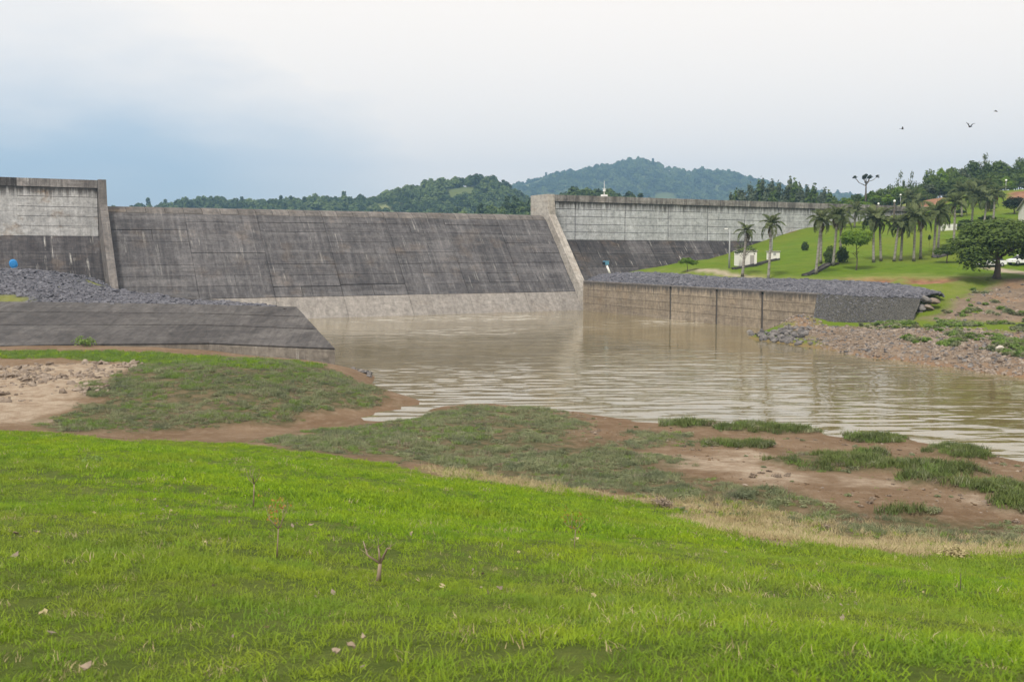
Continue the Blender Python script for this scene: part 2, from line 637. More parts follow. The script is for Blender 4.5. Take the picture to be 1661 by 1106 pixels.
# ================================================================== THE SETTING
# ------------------------------------------------------------------ near bank: spot heights
NB = []
for px, py, z in [
    # foot of the wing wall and the left bank
    (-300, 568, 2.3), (0, 567, 2.25), (150, 563, 2.2), (300, 577, 1.95), (420, 581, 1.85), (520, 588, 1.4), (100, 582, 2.15), (0, 590, 2.1),
    (0, 650, 1.25), (120, 650, 1.2), (60, 680, 1.05), (-300, 640, 1.4), (-300, 690, 1.3), (250, 588, 1.95),
    # grassy mound
    (200, 625, 1.6), (350, 600, 1.95), (480, 595, 1.75), (300, 650, 1.05), (450, 650, 0.85), (560, 622, 0.95), (600, 642, 0.55), (150, 670, 1.05),
    (230, 701, 0.60), (400, 686, 0.42), (500, 674, 0.33), (600, 659, 0.22), (640, 654, 0.15),
    # gully
    (230, 711, 0.52), (400, 697, 0.22), (500, 686, 0.10), (620, 671, -0.03),
    (300, 712, 0.72), (400, 705, 0.52), (500, 698, 0.42), (600, 688, 0.22),
    # waterline and tips
    (655, 660, 0.0), (640, 681, 0.0), (603, 608, 0.05), (572, 598, 0.6), (625, 632, 0.0), (606, 617, 0.0),
    (720, 661, 0.02), (800, 656, 0.02), (890, 664, 0.03), (1000, 683, 0.05), (1090, 694, 0.06), (1170, 696, 0.06), (1310, 706, 0.06),
    (1400, 717, 0.06), (1480, 718, 0.06), (1600, 741, 0.04), (1661, 751, 0.02), (1900, 800, 0.0),
    # weed flat and mud flat
    (700, 700, 0.55), (700, 680, 0.35), (760, 675, 0.36), (850, 700, 0.55), (880, 672, 0.28), (950, 740, 0.72), (600, 720, 0.75),
    (1100, 730, 0.45), (1200, 760, 0.62), (1300, 800, 0.78), (1100, 780, 0.78), (1400, 780, 0.62), (1500, 760, 0.42), (1600, 800, 0.55),
    (1661, 830, 0.62), (1661, 785, 0.32), (1500, 820, 0.70), (1900, 860, 0.4),
    # foot of the lawn
    (-300, 700, 2.4), (0, 702, 2.0), (100, 706, 1.7), (200, 715, 1.35), (300, 718, 1.15), (400, 724, 1.1), (550, 741, 1.1), (700, 768, 1.2),
    (850, 792, 1.15), (1000, 813, 1.15), (1100, 836, 1.1), (1200, 862, 1.05), (1350, 880, 1.0), (1500, 894, 0.95), (1661, 884, 0.85), (1950, 905, 0.7),
]:
    p = at_z(px, py, z)
    NB.append((p[0], p[1], z))
for px, py, Y in [(0, 728, 30), (0, 762, 20), (0, 850, 10), (0, 905, 7), (415, 745, 32), (415, 790, 20), (415, 880, 10), (830, 803, 30), (830, 838, 20), (830, 925, 10), (830, 995, 6.4),
                  (1250, 880, 22), (1250, 905, 16), (1661, 903, 25), (1661, 927, 20), (1661, 1003, 10), (1250, 965, 10), (0, 1100, 3.9), (830, 1106, 3.9), (1661, 1106, 4.1), (-350, 745, 30), (-350, 800, 18)]:
    p = at_y(px, py, Y)
    NB.append((p[0], p[1], p[2]))
NB += [(0, 0, 8.36), (-3, 1, 8.42), (3, 1, 8.3), (0, -15, 9.6), (-30, -6, 9.2), (30, -10, 8.8), (-45, 18, 6.8), (30, 5, 7.0), (46, 20, 3.0), (50, 33, 0.5), (62, 38, -0.8), (78, 30, -0.6),
       (-62, 45, 2.8), (-85, 75, 2.6), (-60, 96, 2.0), (-30, 96, 1.6), (-45, 98, 1.8), (-85, 98, 2.0), (-12, 92, -1.2), (-8, 85, -1.5), (-14, 99, -1.5), (-5, 75, -1.2), (0, 69, -0.7), (10, 74, -1.2), (20, 66, -1),
       (30, 60, -1), (45, 52, -1.2), (5, 95, -2), (40, 75, -2), (70, 46, -1.6), (-9, 78, -0.9)]
_near = Field(NB, 0.9, 0.01)
HUM = []   # little islands of weed standing on the mud (picture centre, half sizes in metres, height)
for px, py, z, rx, ry, h in [(1120, 690, 0.1, 1.5, 0.8, 0.16), (1240, 696, 0.12, 2.9, 1.3, 0.26), (1425, 711, 0.12, 1.7, 0.9, 0.2), (1553, 735, 0.2, 1.5, 1.3, 0.36), (1340, 752, 0.45, 2.6, 1.4, 0.30),
                             (1500, 764, 0.42, 2.8, 0.9, 0.22), (1515, 785, 0.5, 1.6, 0.9, 0.32), (1625, 798, 0.5, 1.7, 0.9, 0.28), (1195, 722, 0.35, 1.6, 0.9, 0.14), (1420, 735, .4, .8, .5, .15), (1370, 830, .75, .1, .1, .05),
                             (1480, 832, .7, 1.0, .3, .12), (1700, 830, .5, 2, 1, .3)]:
    p = at_z(px, py, z)
    HUM.append((p[0], p[1], rx, ry, h))


def near_h(x, y):
    x, y = np.asarray(x, float), np.asarray(y, float)
    z = _near(x, y)
    for hx, hy, rx, ry, h in HUM:
        q = ((x - hx) / rx) ** 2 + ((y - hy) / ry) ** 2
        z = z + h * np.clip(1.25 - q, 0, 1) ** 0.6
    far = np.clip((y - 20) / 20, 0, 1)
    z = z + vnoise(x, y, 1.7, 1) * 0.035 + vnoise(x, y, 0.7, 2) * 0.016 + vnoise(x, y, 5.5, 3) * 0.09 * (0.4 + 0.6 * (1 - far))
    return z


def wpoly(pts, field=near_h):
    return [tuple(march(field, px, py)[:2]) for px, py in pts]


LAWN = wpoly([(-700, 698), (0, 698), (60, 701), (130, 708), (200, 715), (300, 716), (400, 722), (500, 735), (560, 741), (640, 757), (720, 775), (800, 788), (880, 797), (960, 806), (1040, 818), (1110, 840),
              (1180, 868), (1240, 884), (1300, 888), (1400, 893), (1480, 908), (1560, 905), (1661, 900), (2100, 900)]) + [(40, -14), (-60, -14)]
WEED = [
    wpoly([(150, 620), (270, 588), (380, 584), (470, 587), (540, 600), (600, 630), (640, 650), (560, 664), (400, 684), (230, 700), (120, 700), (60, 694), (150, 650)]),
    wpoly([(400, 716), (560, 694), (720, 668), (760, 660), (890, 664), (950, 690), (960, 722), (1060, 730), (1080, 745), (1130, 770), (1190, 785), (1360, 820), (1400, 834), (1250, 832), (1120, 815), (1000, 800), (880, 785), (780, 775), (700, 757), (560, 735)]),
    wpoly([(1380, 838), (1500, 845), (1661, 858), (1900, 866), (1900, 890), (1661, 886), (1500, 875), (1300, 855), (1180, 838), (1250, 832)]),
    wpoly([(1040, 700), (1110, 700), (1110, 720), (1040, 715)]), wpoly([(985, 716), (1075, 712), (1090, 722), (1000, 728)]), wpoly([(1270, 730), (1400, 735), (1400, 765), (1290, 760)]),
]
DRY = wpoly([(700, 757), (850, 783), (1000, 800), (1120, 815), (1300, 838), (1480, 872), (1661, 888), (1900, 890), (1900, 910), (1661, 902), (1480, 908), (1400, 893), (1300, 888), (1240, 884), (1180, 868), (1110, 840), (1040, 818), (880, 797), (720, 775)])
GREENB = wpoly([(-300, 571), (100, 570), (250, 572), (420, 584), (520, 590), (480, 600), (400, 597), (280, 590), (120, 582), (-300, 580)])
PALE = [wpoly([(-300, 590), (0, 592), (130, 590), (250, 588), (170, 615), (150, 640), (60, 690), (-300, 690)]), wpoly([(1000, 735), (1150, 740), (1280, 765), (1360, 790), (1250, 785), (1100, 760)]), wpoly([(1380, 775), (1500, 770), (1460, 790), (1380, 790)]),
        wpoly([(1150, 728), (1230, 725), (1260, 745), (1180, 745)]), wpoly([(1570, 800), (1661, 815), (1661, 830), (1560, 812)])]


def hum_mask(x, y):
    m = np.zeros(np.shape(x))
    for hx, hy, rx, ry, h in HUM:
        q = ((x - hx) / (rx * 1.05)) ** 2 + ((y - hy) / (ry * 1.1)) ** 2
        m = np.maximum(m, np.clip((1.2 - q) * 2.5, 0, 1))
    return m


def zone(polys, x, y, soft, wob=0.5, seed=11):
    wx, wy = x + vnoise(x, y, 1.6, seed) * wob + vnoise(x, y, 0.6, seed + 5) * wob * 0.5, y + vnoise(x, y, 1.6, seed + 1) * wob
    m = np.zeros(np.shape(x))
    for p in polys:
        m = np.maximum(m, poly_mask(p, wx, wy, soft)[0])
    return m


def z_lawn(x, y):
    return zone([LAWN], x, y, 0.5)


def z_weed(x, y):
    return np.maximum(zone(WEED, x, y, 0.9, 1.3, 21), hum_mask(x, y)) * (1 - z_lawn(x, y))


def z_dry(x, y):
    return zone([DRY], x, y, 0.5, 0.8, 31)


def z_pale(x, y):
    return zone(PALE, x, y, 0.5, 1.0, 41)


def z_greenb(x, y):
    return zone([GREENB], x, y, 0.4, 0.6, 51)


t = NT('bank_soil')
pos = t.pos()
big, mid, fin = t.noise(0.25, 5, src=pos), t.noise(1.4, 6, src=pos, rough=0.65), t.noise(9.0, 6, src=pos, rough=0.7)
mud = t.mix(t.ramp(big, [(0.35, 0), (0.65, 1)]), (0.150, 0.098, 0.058), (0.208, 0.145, 0.093))
mud = t.mix(t.math('MULTIPLY', t.ramp(mid, [(0.48, 0), (0.7, 1)]), 0.6), mud, (0.29, 0.225, 0.16))
mud = t.mix(t.math('MULTIPLY', t.ramp(fin, [(0.5, 0), (0.72, 1)]), 0.6), mud, (0.105, 0.068, 0.042))
pale = t.mix(t.ramp(mid, [(0.35, 0), (0.62, 1)]), (0.25, 0.185, 0.128), (0.38, 0.315, 0.24))
pale = t.mix(t.math('MULTIPLY', t.ramp(fin, [(0.52, 0), (0.66, 1)]), 0.55), pale, (0.22, 0.13, 0.085))
c = t.mix(t.attr('pale'), mud, pale)
zz = t.sepz(pos)[2]
wet = t.math('MULTIPLY', t.math('SUBTRACT', 0.14, zz, clamp=True), 5.0, clamp=True)
c = t.mix(t.math('MULTIPLY', wet, 0.55), c, (0.16, 0.10, 0.06))
dryc = t.mix(t.ramp(mid, [(0.35, 0), (0.65, 1)]), (0.17, 0.14, 0.07), (0.34, 0.28, 0.16))
c = t.mix(t.attr('dry'), c, dryc)
weedc = t.mix(t.ramp(mid, [(0.4, 0), (0.62, 1)]), (0.07, 0.072, 0.035), (0.155, 0.12, 0.07))
c = t.mix(t.attr('weed'), c, weedc)
lawnc = t.mix(t.ramp(mid, [(0.35, 0), (0.65, 1)]), (0.075, 0.11, 0.02), (0.13, 0.16, 0.035))
c = t.mix(t.attr('lawn'), c, lawnc)
t.color(c)
t.p.inputs['Roughness'].default_value = 0.85
t.bump(t.math('ADD', t.math('MULTIPLY', mid, 1.2), fin), 1.0, 0.12)
M['soil'] = t.mat
grid('near_bank_ground', np.arange(-92, 84, 0.4), np.arange(-16, 99.5, 0.4), near_h, M['soil'],
     keep=lambda X, Y, Z: Z > -2.4,
     attrs={'lawn': lambda X, Y, Z: np.maximum(z_lawn(X, Y), z_greenb(X, Y)), 'weed': lambda X, Y, Z: z_weed(X, Y), 'dry': lambda X, Y, Z: z_dry(X, Y) * (1 - z_lawn(X, Y)), 'pale': lambda X, Y, Z: z_pale(X, Y)})

# ------------------------------------------------------------------ dam frame: x along the crest, y upstream, z up; origin at the water, foot of the right pier
DV = np.array([0.883, 0.469])
DV = DV / np.linalg.norm(DV)
DB = at_z(945, 503, 0)[:2]
DROT = math.atan2(DV[1], DV[0])
UP = np.array([-DV[1], DV[0]])


def dam_w(a, u, z=0.0):
    q = DB + a * DV + u * UP
    return np.array([q[0], q[1], z])


def dam_plane(px, py, u):
    """line of sight meets the vertical plane u = const of the dam frame"""
    r = ray(px, py)
    k = ((DB + u * UP) @ UP) / (r[:2] @ UP)
    return _C + r * k


def dam_a(px, py, u):
    return float((dam_plane(px, py, u)[:2] - DB) @ DV)


# ------------------------------------------------------------------ training wall line on the far side
TW0 = at_z(945, 503, 0)[:2]
TW1 = at_z(1233, 533, 0)[:2]
TWD = (TW1 - TW0) / np.linalg.norm(TW1 - TW0)
TWN = np.array([-TWD[1], TWD[0]])          # points away from the basin?
if TWN[0] < 0:
    TWN = -TWN


def tw_s(px, py, off=0.0):
    r = ray(px, py)
    k = ((TW0 + off * TWN) @ TWN) / (r[:2] @ TWN)
    P = _C + r * k
    return float((P[:2] - TW0) @ TWD), float(P[2])


TW_LEN = tw_s(1325, 500)[0]
TW_Z0, TW_Z1 = tw_s(950, 457)[1], tw_s(1322, 478)[1]


def tw_top(s):
    return TW_Z0 + (TW_Z1 - TW_Z0) * np.clip(s / TW_LEN, 0, 1)


# ------------------------------------------------------------------ right flank: spot heights
RB = []
for px, py, z in [(1215, 547, 0), (1300, 561, 0), (1400, 578, 0), (1500, 591, 0), (1600, 604, 0), (1661, 613, 0), (1850, 642, 0), (2100, 690, 0)]:
    p = at_z(px, py, z)
    RB.append((p[0], p[1], 0.02))
    v = np.array([p[0], p[1]])
    q = v - 4.0 * np.array([TWN[0], TWN[1]]) - 1.5 * TWD * -1
    RB.append((p[0] - 3.2, p[1] - 3.6, -1.4))
for px, py, Y in [
    (1290, 535, 121.5), (1330, 524, 118), (1400, 525, 116), (1500, 525, 112.5), (1600, 529, 107), (1661, 532, 103.5), (1850, 545, 92), (2100, 560, 85),
    (1318, 521, 121), (1400, 519, 120), (1480, 519, 117), (1560, 520, 115), (1661, 524, 111), (1850, 530, 102),
    (1500, 500, 121), (1530, 488, 122.5), (1560, 492, 121), (1600, 468, 130), (1661, 462, 130), (1661, 492, 119), (1620, 450, 134), (1661, 449, 135), (1580, 456, 132), (1850, 480, 120), (1850, 440, 135), (2100, 430, 130),
    (1204, 449, 150), (1246, 453, 147), (1300, 453, 142), (1323, 446, 147), (1331, 430, 158), (1351, 433, 155), (1390, 440, 150), (1417, 427, 158), (1450, 425, 158), (1482, 425, 158), (1514, 418, 162), (1547, 394, 176),
    (1440, 447, 142), (1590, 447, 140), (1440, 458, 134.5), (1350, 457, 138), (1190, 454, 148), (1120, 446, 158), (1060, 443, 170), (1540, 428, 153), (1590, 434, 148), (1661, 432, 150), (1208, 432, 163), (1253, 422, 171),
    (1640, 428, 152), (1750, 425, 152), (1850, 415, 155), (1575, 390, 172),
    (1340, 392, 190), (1400, 368, 215), (1440, 386, 186), (1535, 374, 194), (1567, 371, 195), (1500, 348, 236), (1440, 350, 236), (1600, 364, 198), (1645, 352, 205), (1661, 366, 194), (1640, 325, 236), (1661, 306, 262),
    (1530, 322, 264), (1440, 337, 262), (1330, 365, 262), (1560, 322, 285), (1500, 332, 292), (1400, 352, 286), (1600, 330, 315), (1661, 325, 315), (1850, 330, 220), (1900, 310, 300), (2100, 300, 230), (1850, 385, 180),
]:
    p = at_y(px, py, Y)
    RB.append(tuple(p))
for px, py, u in [(1000, 446, 6.5), (1060, 438, 7.0), (1120, 431, 8.5), (1180, 412, 10.5), (1240, 392, 13.5), (1285, 377, 14.4), (1310, 370, 14.4)]:
    RB.append(tuple(dam_plane(px, py, u)))
for s in (3, 15, 30, 45, 60):
    q = TW0 + s * TWD + 2.5 * TWN
    RB.append((q[0], q[1], float(tw_top(s)) - 0.5))
    q = TW0 + s * TWD - 3.5 * TWN
    RB.append((q[0], q[1], -2.5 if s < 50 else -0.8))
RB += [(90, 345, 13), (40, 345, 10), (120, 300, 15), (60, 260, 8), (20, 230, 5), (150, 420, 20), (250, 420, 22), (330, 420, 22), (330, 300, 30), (60, 420, 10), (200, 380, 22)]
_right = Field(RB, 1.2, 0.02)


SCARP = []


def right_h(x, y):
    z = _right(x, y)
    for pl in SCARP:
        z = z - 0.45 * np.clip(zone([pl], np.asarray(x, float), np.asarray(y, float), 0.5, 0.8, 81) * 1.4 - 0.2, 0, 1)
    return z + vnoise(x, y, 3.1, 61) * 0.10 + vnoise(x, y, 9.0, 62) * 0.2 * np.clip((z - 3) / 4, 0, 1) + vnoise(x, y, 1.1, 63) * 0.05


def right_keep(X, Y, Z):
    s = (X - TW0[0]) * TWD[0] + (Y - TW0[1]) * TWD[1]
    n = (X - TW0[0]) * TWN[0] + (Y - TW0[1]) * TWN[1]
    a = (X - DB[0]) * DV[0] + (Y - DB[1]) * DV[1]
    u = (X - DB[0]) * UP[0] + (Y - DB[1]) * UP[1]
    basin = (n < 0.8) & (s < TW_LEN - 6)
    return (Z > -2.2) & ~basin & ((a > 0.8) | (u > 17) | (u < -20))


def rpoly(pts):
    return [tuple(march(_right, px, py, 60)[:2]) for px, py in pts]


R_SOIL = [rpoly([(1500, 518), (1540, 492), (1600, 458), (1661, 452), (2100, 440), (2100, 545), (1661, 524), (1560, 520)]), rpoly([(1205, 548), (1325, 528), (1480, 530), (1661, 540), (2100, 575), (2100, 720), (1661, 630), (1400, 590)])]
R_RED = [rpoly([(1372, 450), (1455, 450), (1440, 457), (1380, 456)]), rpoly([(1468, 449), (1548, 449), (1542, 459), (1480, 458)]), rpoly([(1478, 348), (1475, 336), (1500, 326), (1532, 318), (1530, 330), (1505, 338)]),
         rpoly([(1632, 330), (1640, 312), (1700, 306), (1800, 306), (1800, 325), (1700, 322), (1650, 332)]), rpoly([(1285, 378), (1300, 372), (1275, 381)])]
SCARP += R_RED[:2]
R_YEL = [rpoly([(1425, 350), (1440, 325), (1520, 318), (1480, 345), (1470, 360)]), rpoly([(1040, 441), (1190, 452), (1450, 458), (1545, 462), (1520, 478), (1600, 462), (1590, 447), (1300, 450), (1120, 438)])]
t = NT('flank_ground')
pos = t.pos()
big, mid, fin = t.noise(0.06, 5, src=pos), t.noise(0.5, 6, src=pos, rough=0.65), t.noise(3.0, 6, src=pos, rough=0.75)
g1 = t.mix(t.ramp(mid, [(0.3, 0), (0.7, 1)]), (0.070, 0.120, 0.008), (0.108, 0.172, 0.010))
g1 = t.mix(t.math('MULTIPLY', t.ramp(big, [(0.4, 0), (0.62, 1)]), 0.7), g1, (0.135, 0.165, 0.018))
g1 = t.mix(t.math('MULTIPLY', t.ramp(fin, [(0.5, 0), (0.75, 1)]), 0.5), g1, (0.04, 0.075, 0.010))
yel = t.mix(t.ramp(mid, [(0.35, 0), (0.65, 1)]), (0.13, 0.175, 0.030), (0.21, 0.20, 0.075))
c = t.mix(t.math('MULTIPLY', t.attr('yel'), 0.8), g1, yel)
so = t.mix(t.ramp(mid, [(0.35, 0), (0.66, 1)]), (0.135, 0.102, 0.074), (0.235, 0.18, 0.132))
so = t.mix(t.math('MULTIPLY', t.ramp(t.noise(0.16, 4, src=pos), [(0.5, 0), (0.66, 1)]), 0.7), so, (0.25, 0.15, 0.08))
so = t.mix(t.math('MULTIPLY', t.ramp(fin, [(0.45, 0), (0.70, 1)]), 0.7), so, (0.125, 0.095, 0.07))
c = t.mix(t.attr('soil'), c, so)
rd = t.mix(t.ramp(mid, [(0.35, 0), (0.65, 1)]), (0.15, 0.07, 0.038), (0.30, 0.165, 0.10))
c = t.mix(t.attr('red'), c, rd)
c = t.mix(t.math('MULTIPLY', t.attr('pathm'), 0.9), c, (0.34, 0.28, 0.22))
zz = t.sepz(pos)[2]
c = t.mix(t.math('MULTIPLY', t.math('MULTIPLY', t.math('SUBTRACT', 0.4, zz, clamp=True), 3.5, clamp=True), 0.75), c, (0.20, 0.125, 0.075))
t.color(c)
t.bump(t.math('ADD', t.math('MULTIPLY', mid, 2.0), fin), 0.6, 0.16)
M['flank'] = t.mat
R_PATH = [rpoly([(1590, 433), (1615, 438), (1661, 446), (1800, 452), (1800, 446), (1661, 440), (1600, 430)]), rpoly([(1115, 438), (1150, 436), (1190, 444), (1240, 451), (1190, 449), (1130, 440)])]
xs = np.concatenate([np.arange(12, 150, 1.0), np.arange(150, 400, 4.0)])
ys = np.concatenate([np.arange(52, 205, 1.0), np.arange(205, 450, 3.0)])
grid('right_bank_ground', xs, ys, right_h, M['flank'], keep=right_keep,
     attrs={'soil': lambda X, Y, Z: zone(R_SOIL, X, Y, 0.9, 1.2, 71), 'red': lambda X, Y, Z: zone(R_RED, X, Y, 0.8, 0.9, 81), 'yel': lambda X, Y, Z: zone(R_YEL, X, Y, 2.0, 2.0, 91), 'pathm': lambda X, Y, Z: zone(R_PATH, X, Y, 0.4, 0.1, 99)})

# ------------------------------------------------------------------ river bed / country sheet, water
t = NT('country_ground')
c = t.mix(t.noise(0.02, 5), (0.05, 0.08, 0.025), (0.09, 0.10, 0.04))
t.color(c)
g = MB()
g.add([(-4000, -1500, -3), (4000, -1500, -3), (4000, 6000, -3), (-4000, 6000, -3)], [(0, 1, 2, 3)])
tag(g.build('ground', t.mat), kind='structure')

t = NT('muddy_water')
pos = t.pos()
w1 = t.noise(1.0, 2, (0.26, 0.80, 1), src=pos, rough=0.5, dist=0.8)
w2 = t.noise(1.0, 4, (1.1, 2.6, 1), src=pos, rough=0.6, loc=(3, 1, 0))
w3 = t.noise(1.0, 4, (0.03, 0.085, 1), src=pos, dist=0.6)
calm = t.ramp(w3, [(0.36, 0.18), (0.60, 1.0)])
foam_n = t.noise(1.0, 7, (0.22, 0.9, 1), src=pos, rough=0.72, loc=(2, 8, 0), dist=0.4)
foam = t.math('MULTIPLY', t.ramp(foam_n, [(0.50, 0), (0.62, 1)]), t.attr('foam'))
murk = t.mix(t.ramp(t.noise(0.06, 4, src=pos), [(0.35, 0), (0.65, 1)]), (0.150, 0.120, 0.052), (0.19, 0.152, 0.070))
t.color(t.mix(t.math('MULTIPLY', foam, 0.85), murk, (0.68, 0.66, 0.60)))
t.p.inputs['IOR'].default_value = 1.8
t.p.inputs['Specular IOR Level'].default_value = 0.85
t.put(t.p.inputs['Roughness'], t.math('MULTIPLY_ADD', foam, 0.5, 0.03))
t.bump(t.math('MULTIPLY', t.math('ADD', t.math('MULTIPLY', w1, 1.6), t.math('MULTIPLY', w2, 0.10)), calm), 1.0, 0.03)
M['water'] = t.mat


def foam_at(X, Y, Z):
    a = (X - DB[0]) * DV[0] + (Y - DB[1]) * DV[1]
    u = (X - DB[0]) * UP[0] + (Y - DB[1]) * UP[1]
    m = np.exp(-((a + 24) / 9) ** 2 - ((u + 14) / 5.5) ** 2)
    m += 0.75 * np.exp(-((a + 33) / 16) ** 2 - ((u + 9) / 5) ** 2)
    m += 0.7 * np.exp(-((a + 3) / 12) ** 2 - ((u + 33) / 7) ** 2) + 0.6 * np.exp(-((a + 40) / 14) ** 2 - ((u + 34) / 8) ** 2)
    return np.clip(m * 1.1 + 0.16 * np.clip((Y - 60) / 40, 0, 1), 0, 1)


def waves(X, Y):
    # wind ripples: short crested waves in calmer and rougher patches
    def rip(L, W, ang, seed):
        c_, s_ = math.cos(ang), math.sin(ang)
        u, v = (X * c_ + Y * s_) / L, (-X * s_ + Y * c_) / W
        return vnoise(u, v, 1.0, seed)
    calm_ = np.clip(0.75 + 0.55 * vnoise(X / 26, Y / 9, 1.0, 201) + 0.3 * vnoise(X / 9, Y / 4, 1.0, 202), 0.15, 1.2)
    near_ = np.clip((125 - Y) / 40, 0.35, 1) * np.clip((Y - 40) / 26, 0.6, 1) * np.clip(1.15 - (X - 12) / 55, 0.4, 1)
    h = 0.024 * rip(1.7, 0.58, 0.08, 203) + 0.009 * rip(1.0, 0.45, -0.22, 204) + 0.018 * rip(3.4, 1.15, 0.02, 205)
    return 0.8 * h * calm_ * near_


grid('water', np.concatenate([np.arange(-80, -25, 3.0), np.arange(-25, 76, 0.42), np.arange(76, 262, 6.0)]), np.concatenate([np.arange(-40, 42, 4.0), np.arange(42, 104, 0.22), np.arange(104, 204, 0.6)]), waves, M['water'],
     keep=lambda X, Y, Z: ((X - DB[0]) * UP[0] + (Y - DB[1]) * UP[1]) < 8, attrs={'foam': foam_at})


# ================================================================== THE DAM
dam = empty('dam', (DB[0], DB[1], 0), DROT, 'long grey concrete gravity dam with a stained sloping spillway', 'dam')


def slab(name, q, nrm, depth, mat, parent, gap=0.05, proud=0.0, ch=0.05):
    """one cast panel: q = four outer corners (lower left, lower right, upper right, upper left), shrunk by the joint and pushed out along nrm"""
    q = [Vector(p) for p in q]
    n = Vector(nrm).normalized()
    c = sum(q, Vector()) / 4
    ex, ez = (q[1] - q[0]).normalized(), (q[3] - q[0]).normalized()
    o = []
    for i, p in enumerate(q):
        o.append(p + ex * (gap if i in (0, 3) else -gap) + ez * (gap if i in (0, 1) else -gap) + n * proud)
    V = [p - n * depth for p in o] + [p - n * ch for p in o] + [p + (c - p).normalized() * ch for p in o]
    F = [(4 + i, 4 + (i + 1) % 4, 8 + (i + 1) % 4, 8 + i) for i in range(4)] + [(i, (i + 1) % 4, 4 + (i + 1) % 4, 4 + i) for i in range(4)] + [(8, 9, 10, 11)]
    return link(name, mesh_np(name, V, F), mat, parent)


SP_L = 77.4
A_MON = [-77.4, -66.0, -54.6, -43.6, -32.4, -21.4, -10.6, 0.0]
# body (joints show it)
face = [(-1.4, -2.2), (0.12, 0.0), (2.5, 3.2), (13.3, 16.35), (14.3, 17.0), (15.4, 17.22), (18.2, 17.1), (19.2, 16.3), (19.2, -2.6), (-1.4, -2.6)]
spill = MB().prism(face[::-1], -SP_L, 0).build('spillway', M['gap'], dam)


def sp_u(z):
    return np.interp(z, [-2.2, 0, 3.2, 16.35], [-1.4, 0.12, 2.5, 13.3])


nrm_s = (0, -1.0, 0.82)
zl = [3.2, 5.0, 6.6, 8.3, 10.1, 11.9, 13.6, 15.1]
for i in range(7):
    a0, a1 = A_MON[i], A_MON[i + 1]
    zs = [3.2 + RNG.normal(0, 0.06)] + [z + RNG.normal(0, 0.10) for z in zl[1:]]
    zs[0] = 3.2
    for j in range(len(zl)):
        z0 = zs[j]
        z1 = zs[j + 1] if j + 1 < len(zl) else 16.2
        cuts = [a0, a1]
        if RNG.random() < 0.22:
            cuts = [a0, a0 + (a1 - a0) * RNG.uniform(0.35, 0.65), a1]
        for b0, b1 in zip(cuts[:-1], cuts[1:]):
            slab('panel', [(b0, sp_u(z0), z0), (b1, sp_u(z0), z0), (b1, sp_u(z1), z1), (b0, sp_u(z1), z1)], nrm_s, 0.3, M['spill'], spill, RNG.choice([0.008, 0.012, 0.02, 0.05]), 0.10 + RNG.uniform(0, 0.10))
    # washed toe
    a2 = a0 + (3.5 if i else 0)
    slab('toe_panel', [(a0, -0.9, -1.4), (a1, -0.9, -1.4), (a1, sp_u(3.2), 3.2), (a0, sp_u(3.2), 3.2)], (0, -1, 0.75), 0.3, M['toe'], spill, 0.015, 0.13 + RNG.uniform(0, 0.03))
    # crest blocks
    k = 4
    for q in range(k):
        b0, b1 = a0 + (a1 - a0) * q / k, a0 + (a1 - a0) * (q + 1) / k
        pr = RNG.uniform(0.03, 0.09)
        gp = 0.045
        V, F = [], []
        prof = [(13.25, 16.2), (14.0, 16.95), (14.7, 17.2), (15.6, 17.34), (17.0, 17.36), (18.2, 17.25)]
        for x in (b0 + gp, b1 - gp):
            V += [(x, y - pr * 0.7, z + pr * 0.7) for y, z in prof] + [(x, y + 0.1, z - 0.35) for y, z in prof]
        n = len(prof)
        for m in range(n - 1):
            F.append((m, 2 * n + m, 2 * n + m + 1, m + 1))
        F += [tuple(range(n)) + tuple(range(2 * n - 1, n - 1, -1)), tuple(2 * n + x for x in (tuple(range(n)) + tuple(range(2 * n - 1, n - 1, -1))))]
        F += [(0, n, 3 * n, 2 * n)]
        link('crest_block', mesh_np('crest_block', V, F), M['crest'], spill)

# piers (walls that run down the edges of the spillway)
for a0, a1, mt, lab in ((0.0, 1.5, M['pier'], 'pale cream pier on the far side of the spillway'), (-78.5, -77.4, M['pier_dark'], 'grey pier wall on the near side of the spillway')):
    poly = [(19.2, -2.6), (19.2, 21.24), (12.7, 21.24), (12.2, 17.4), (1.6, 5.0), (-0.6, 2.4), (-2.4, -2.6)]
    pr = MB().prism(poly, a0, a1).build('pier', mt, dam)
    pr['label'] = lab


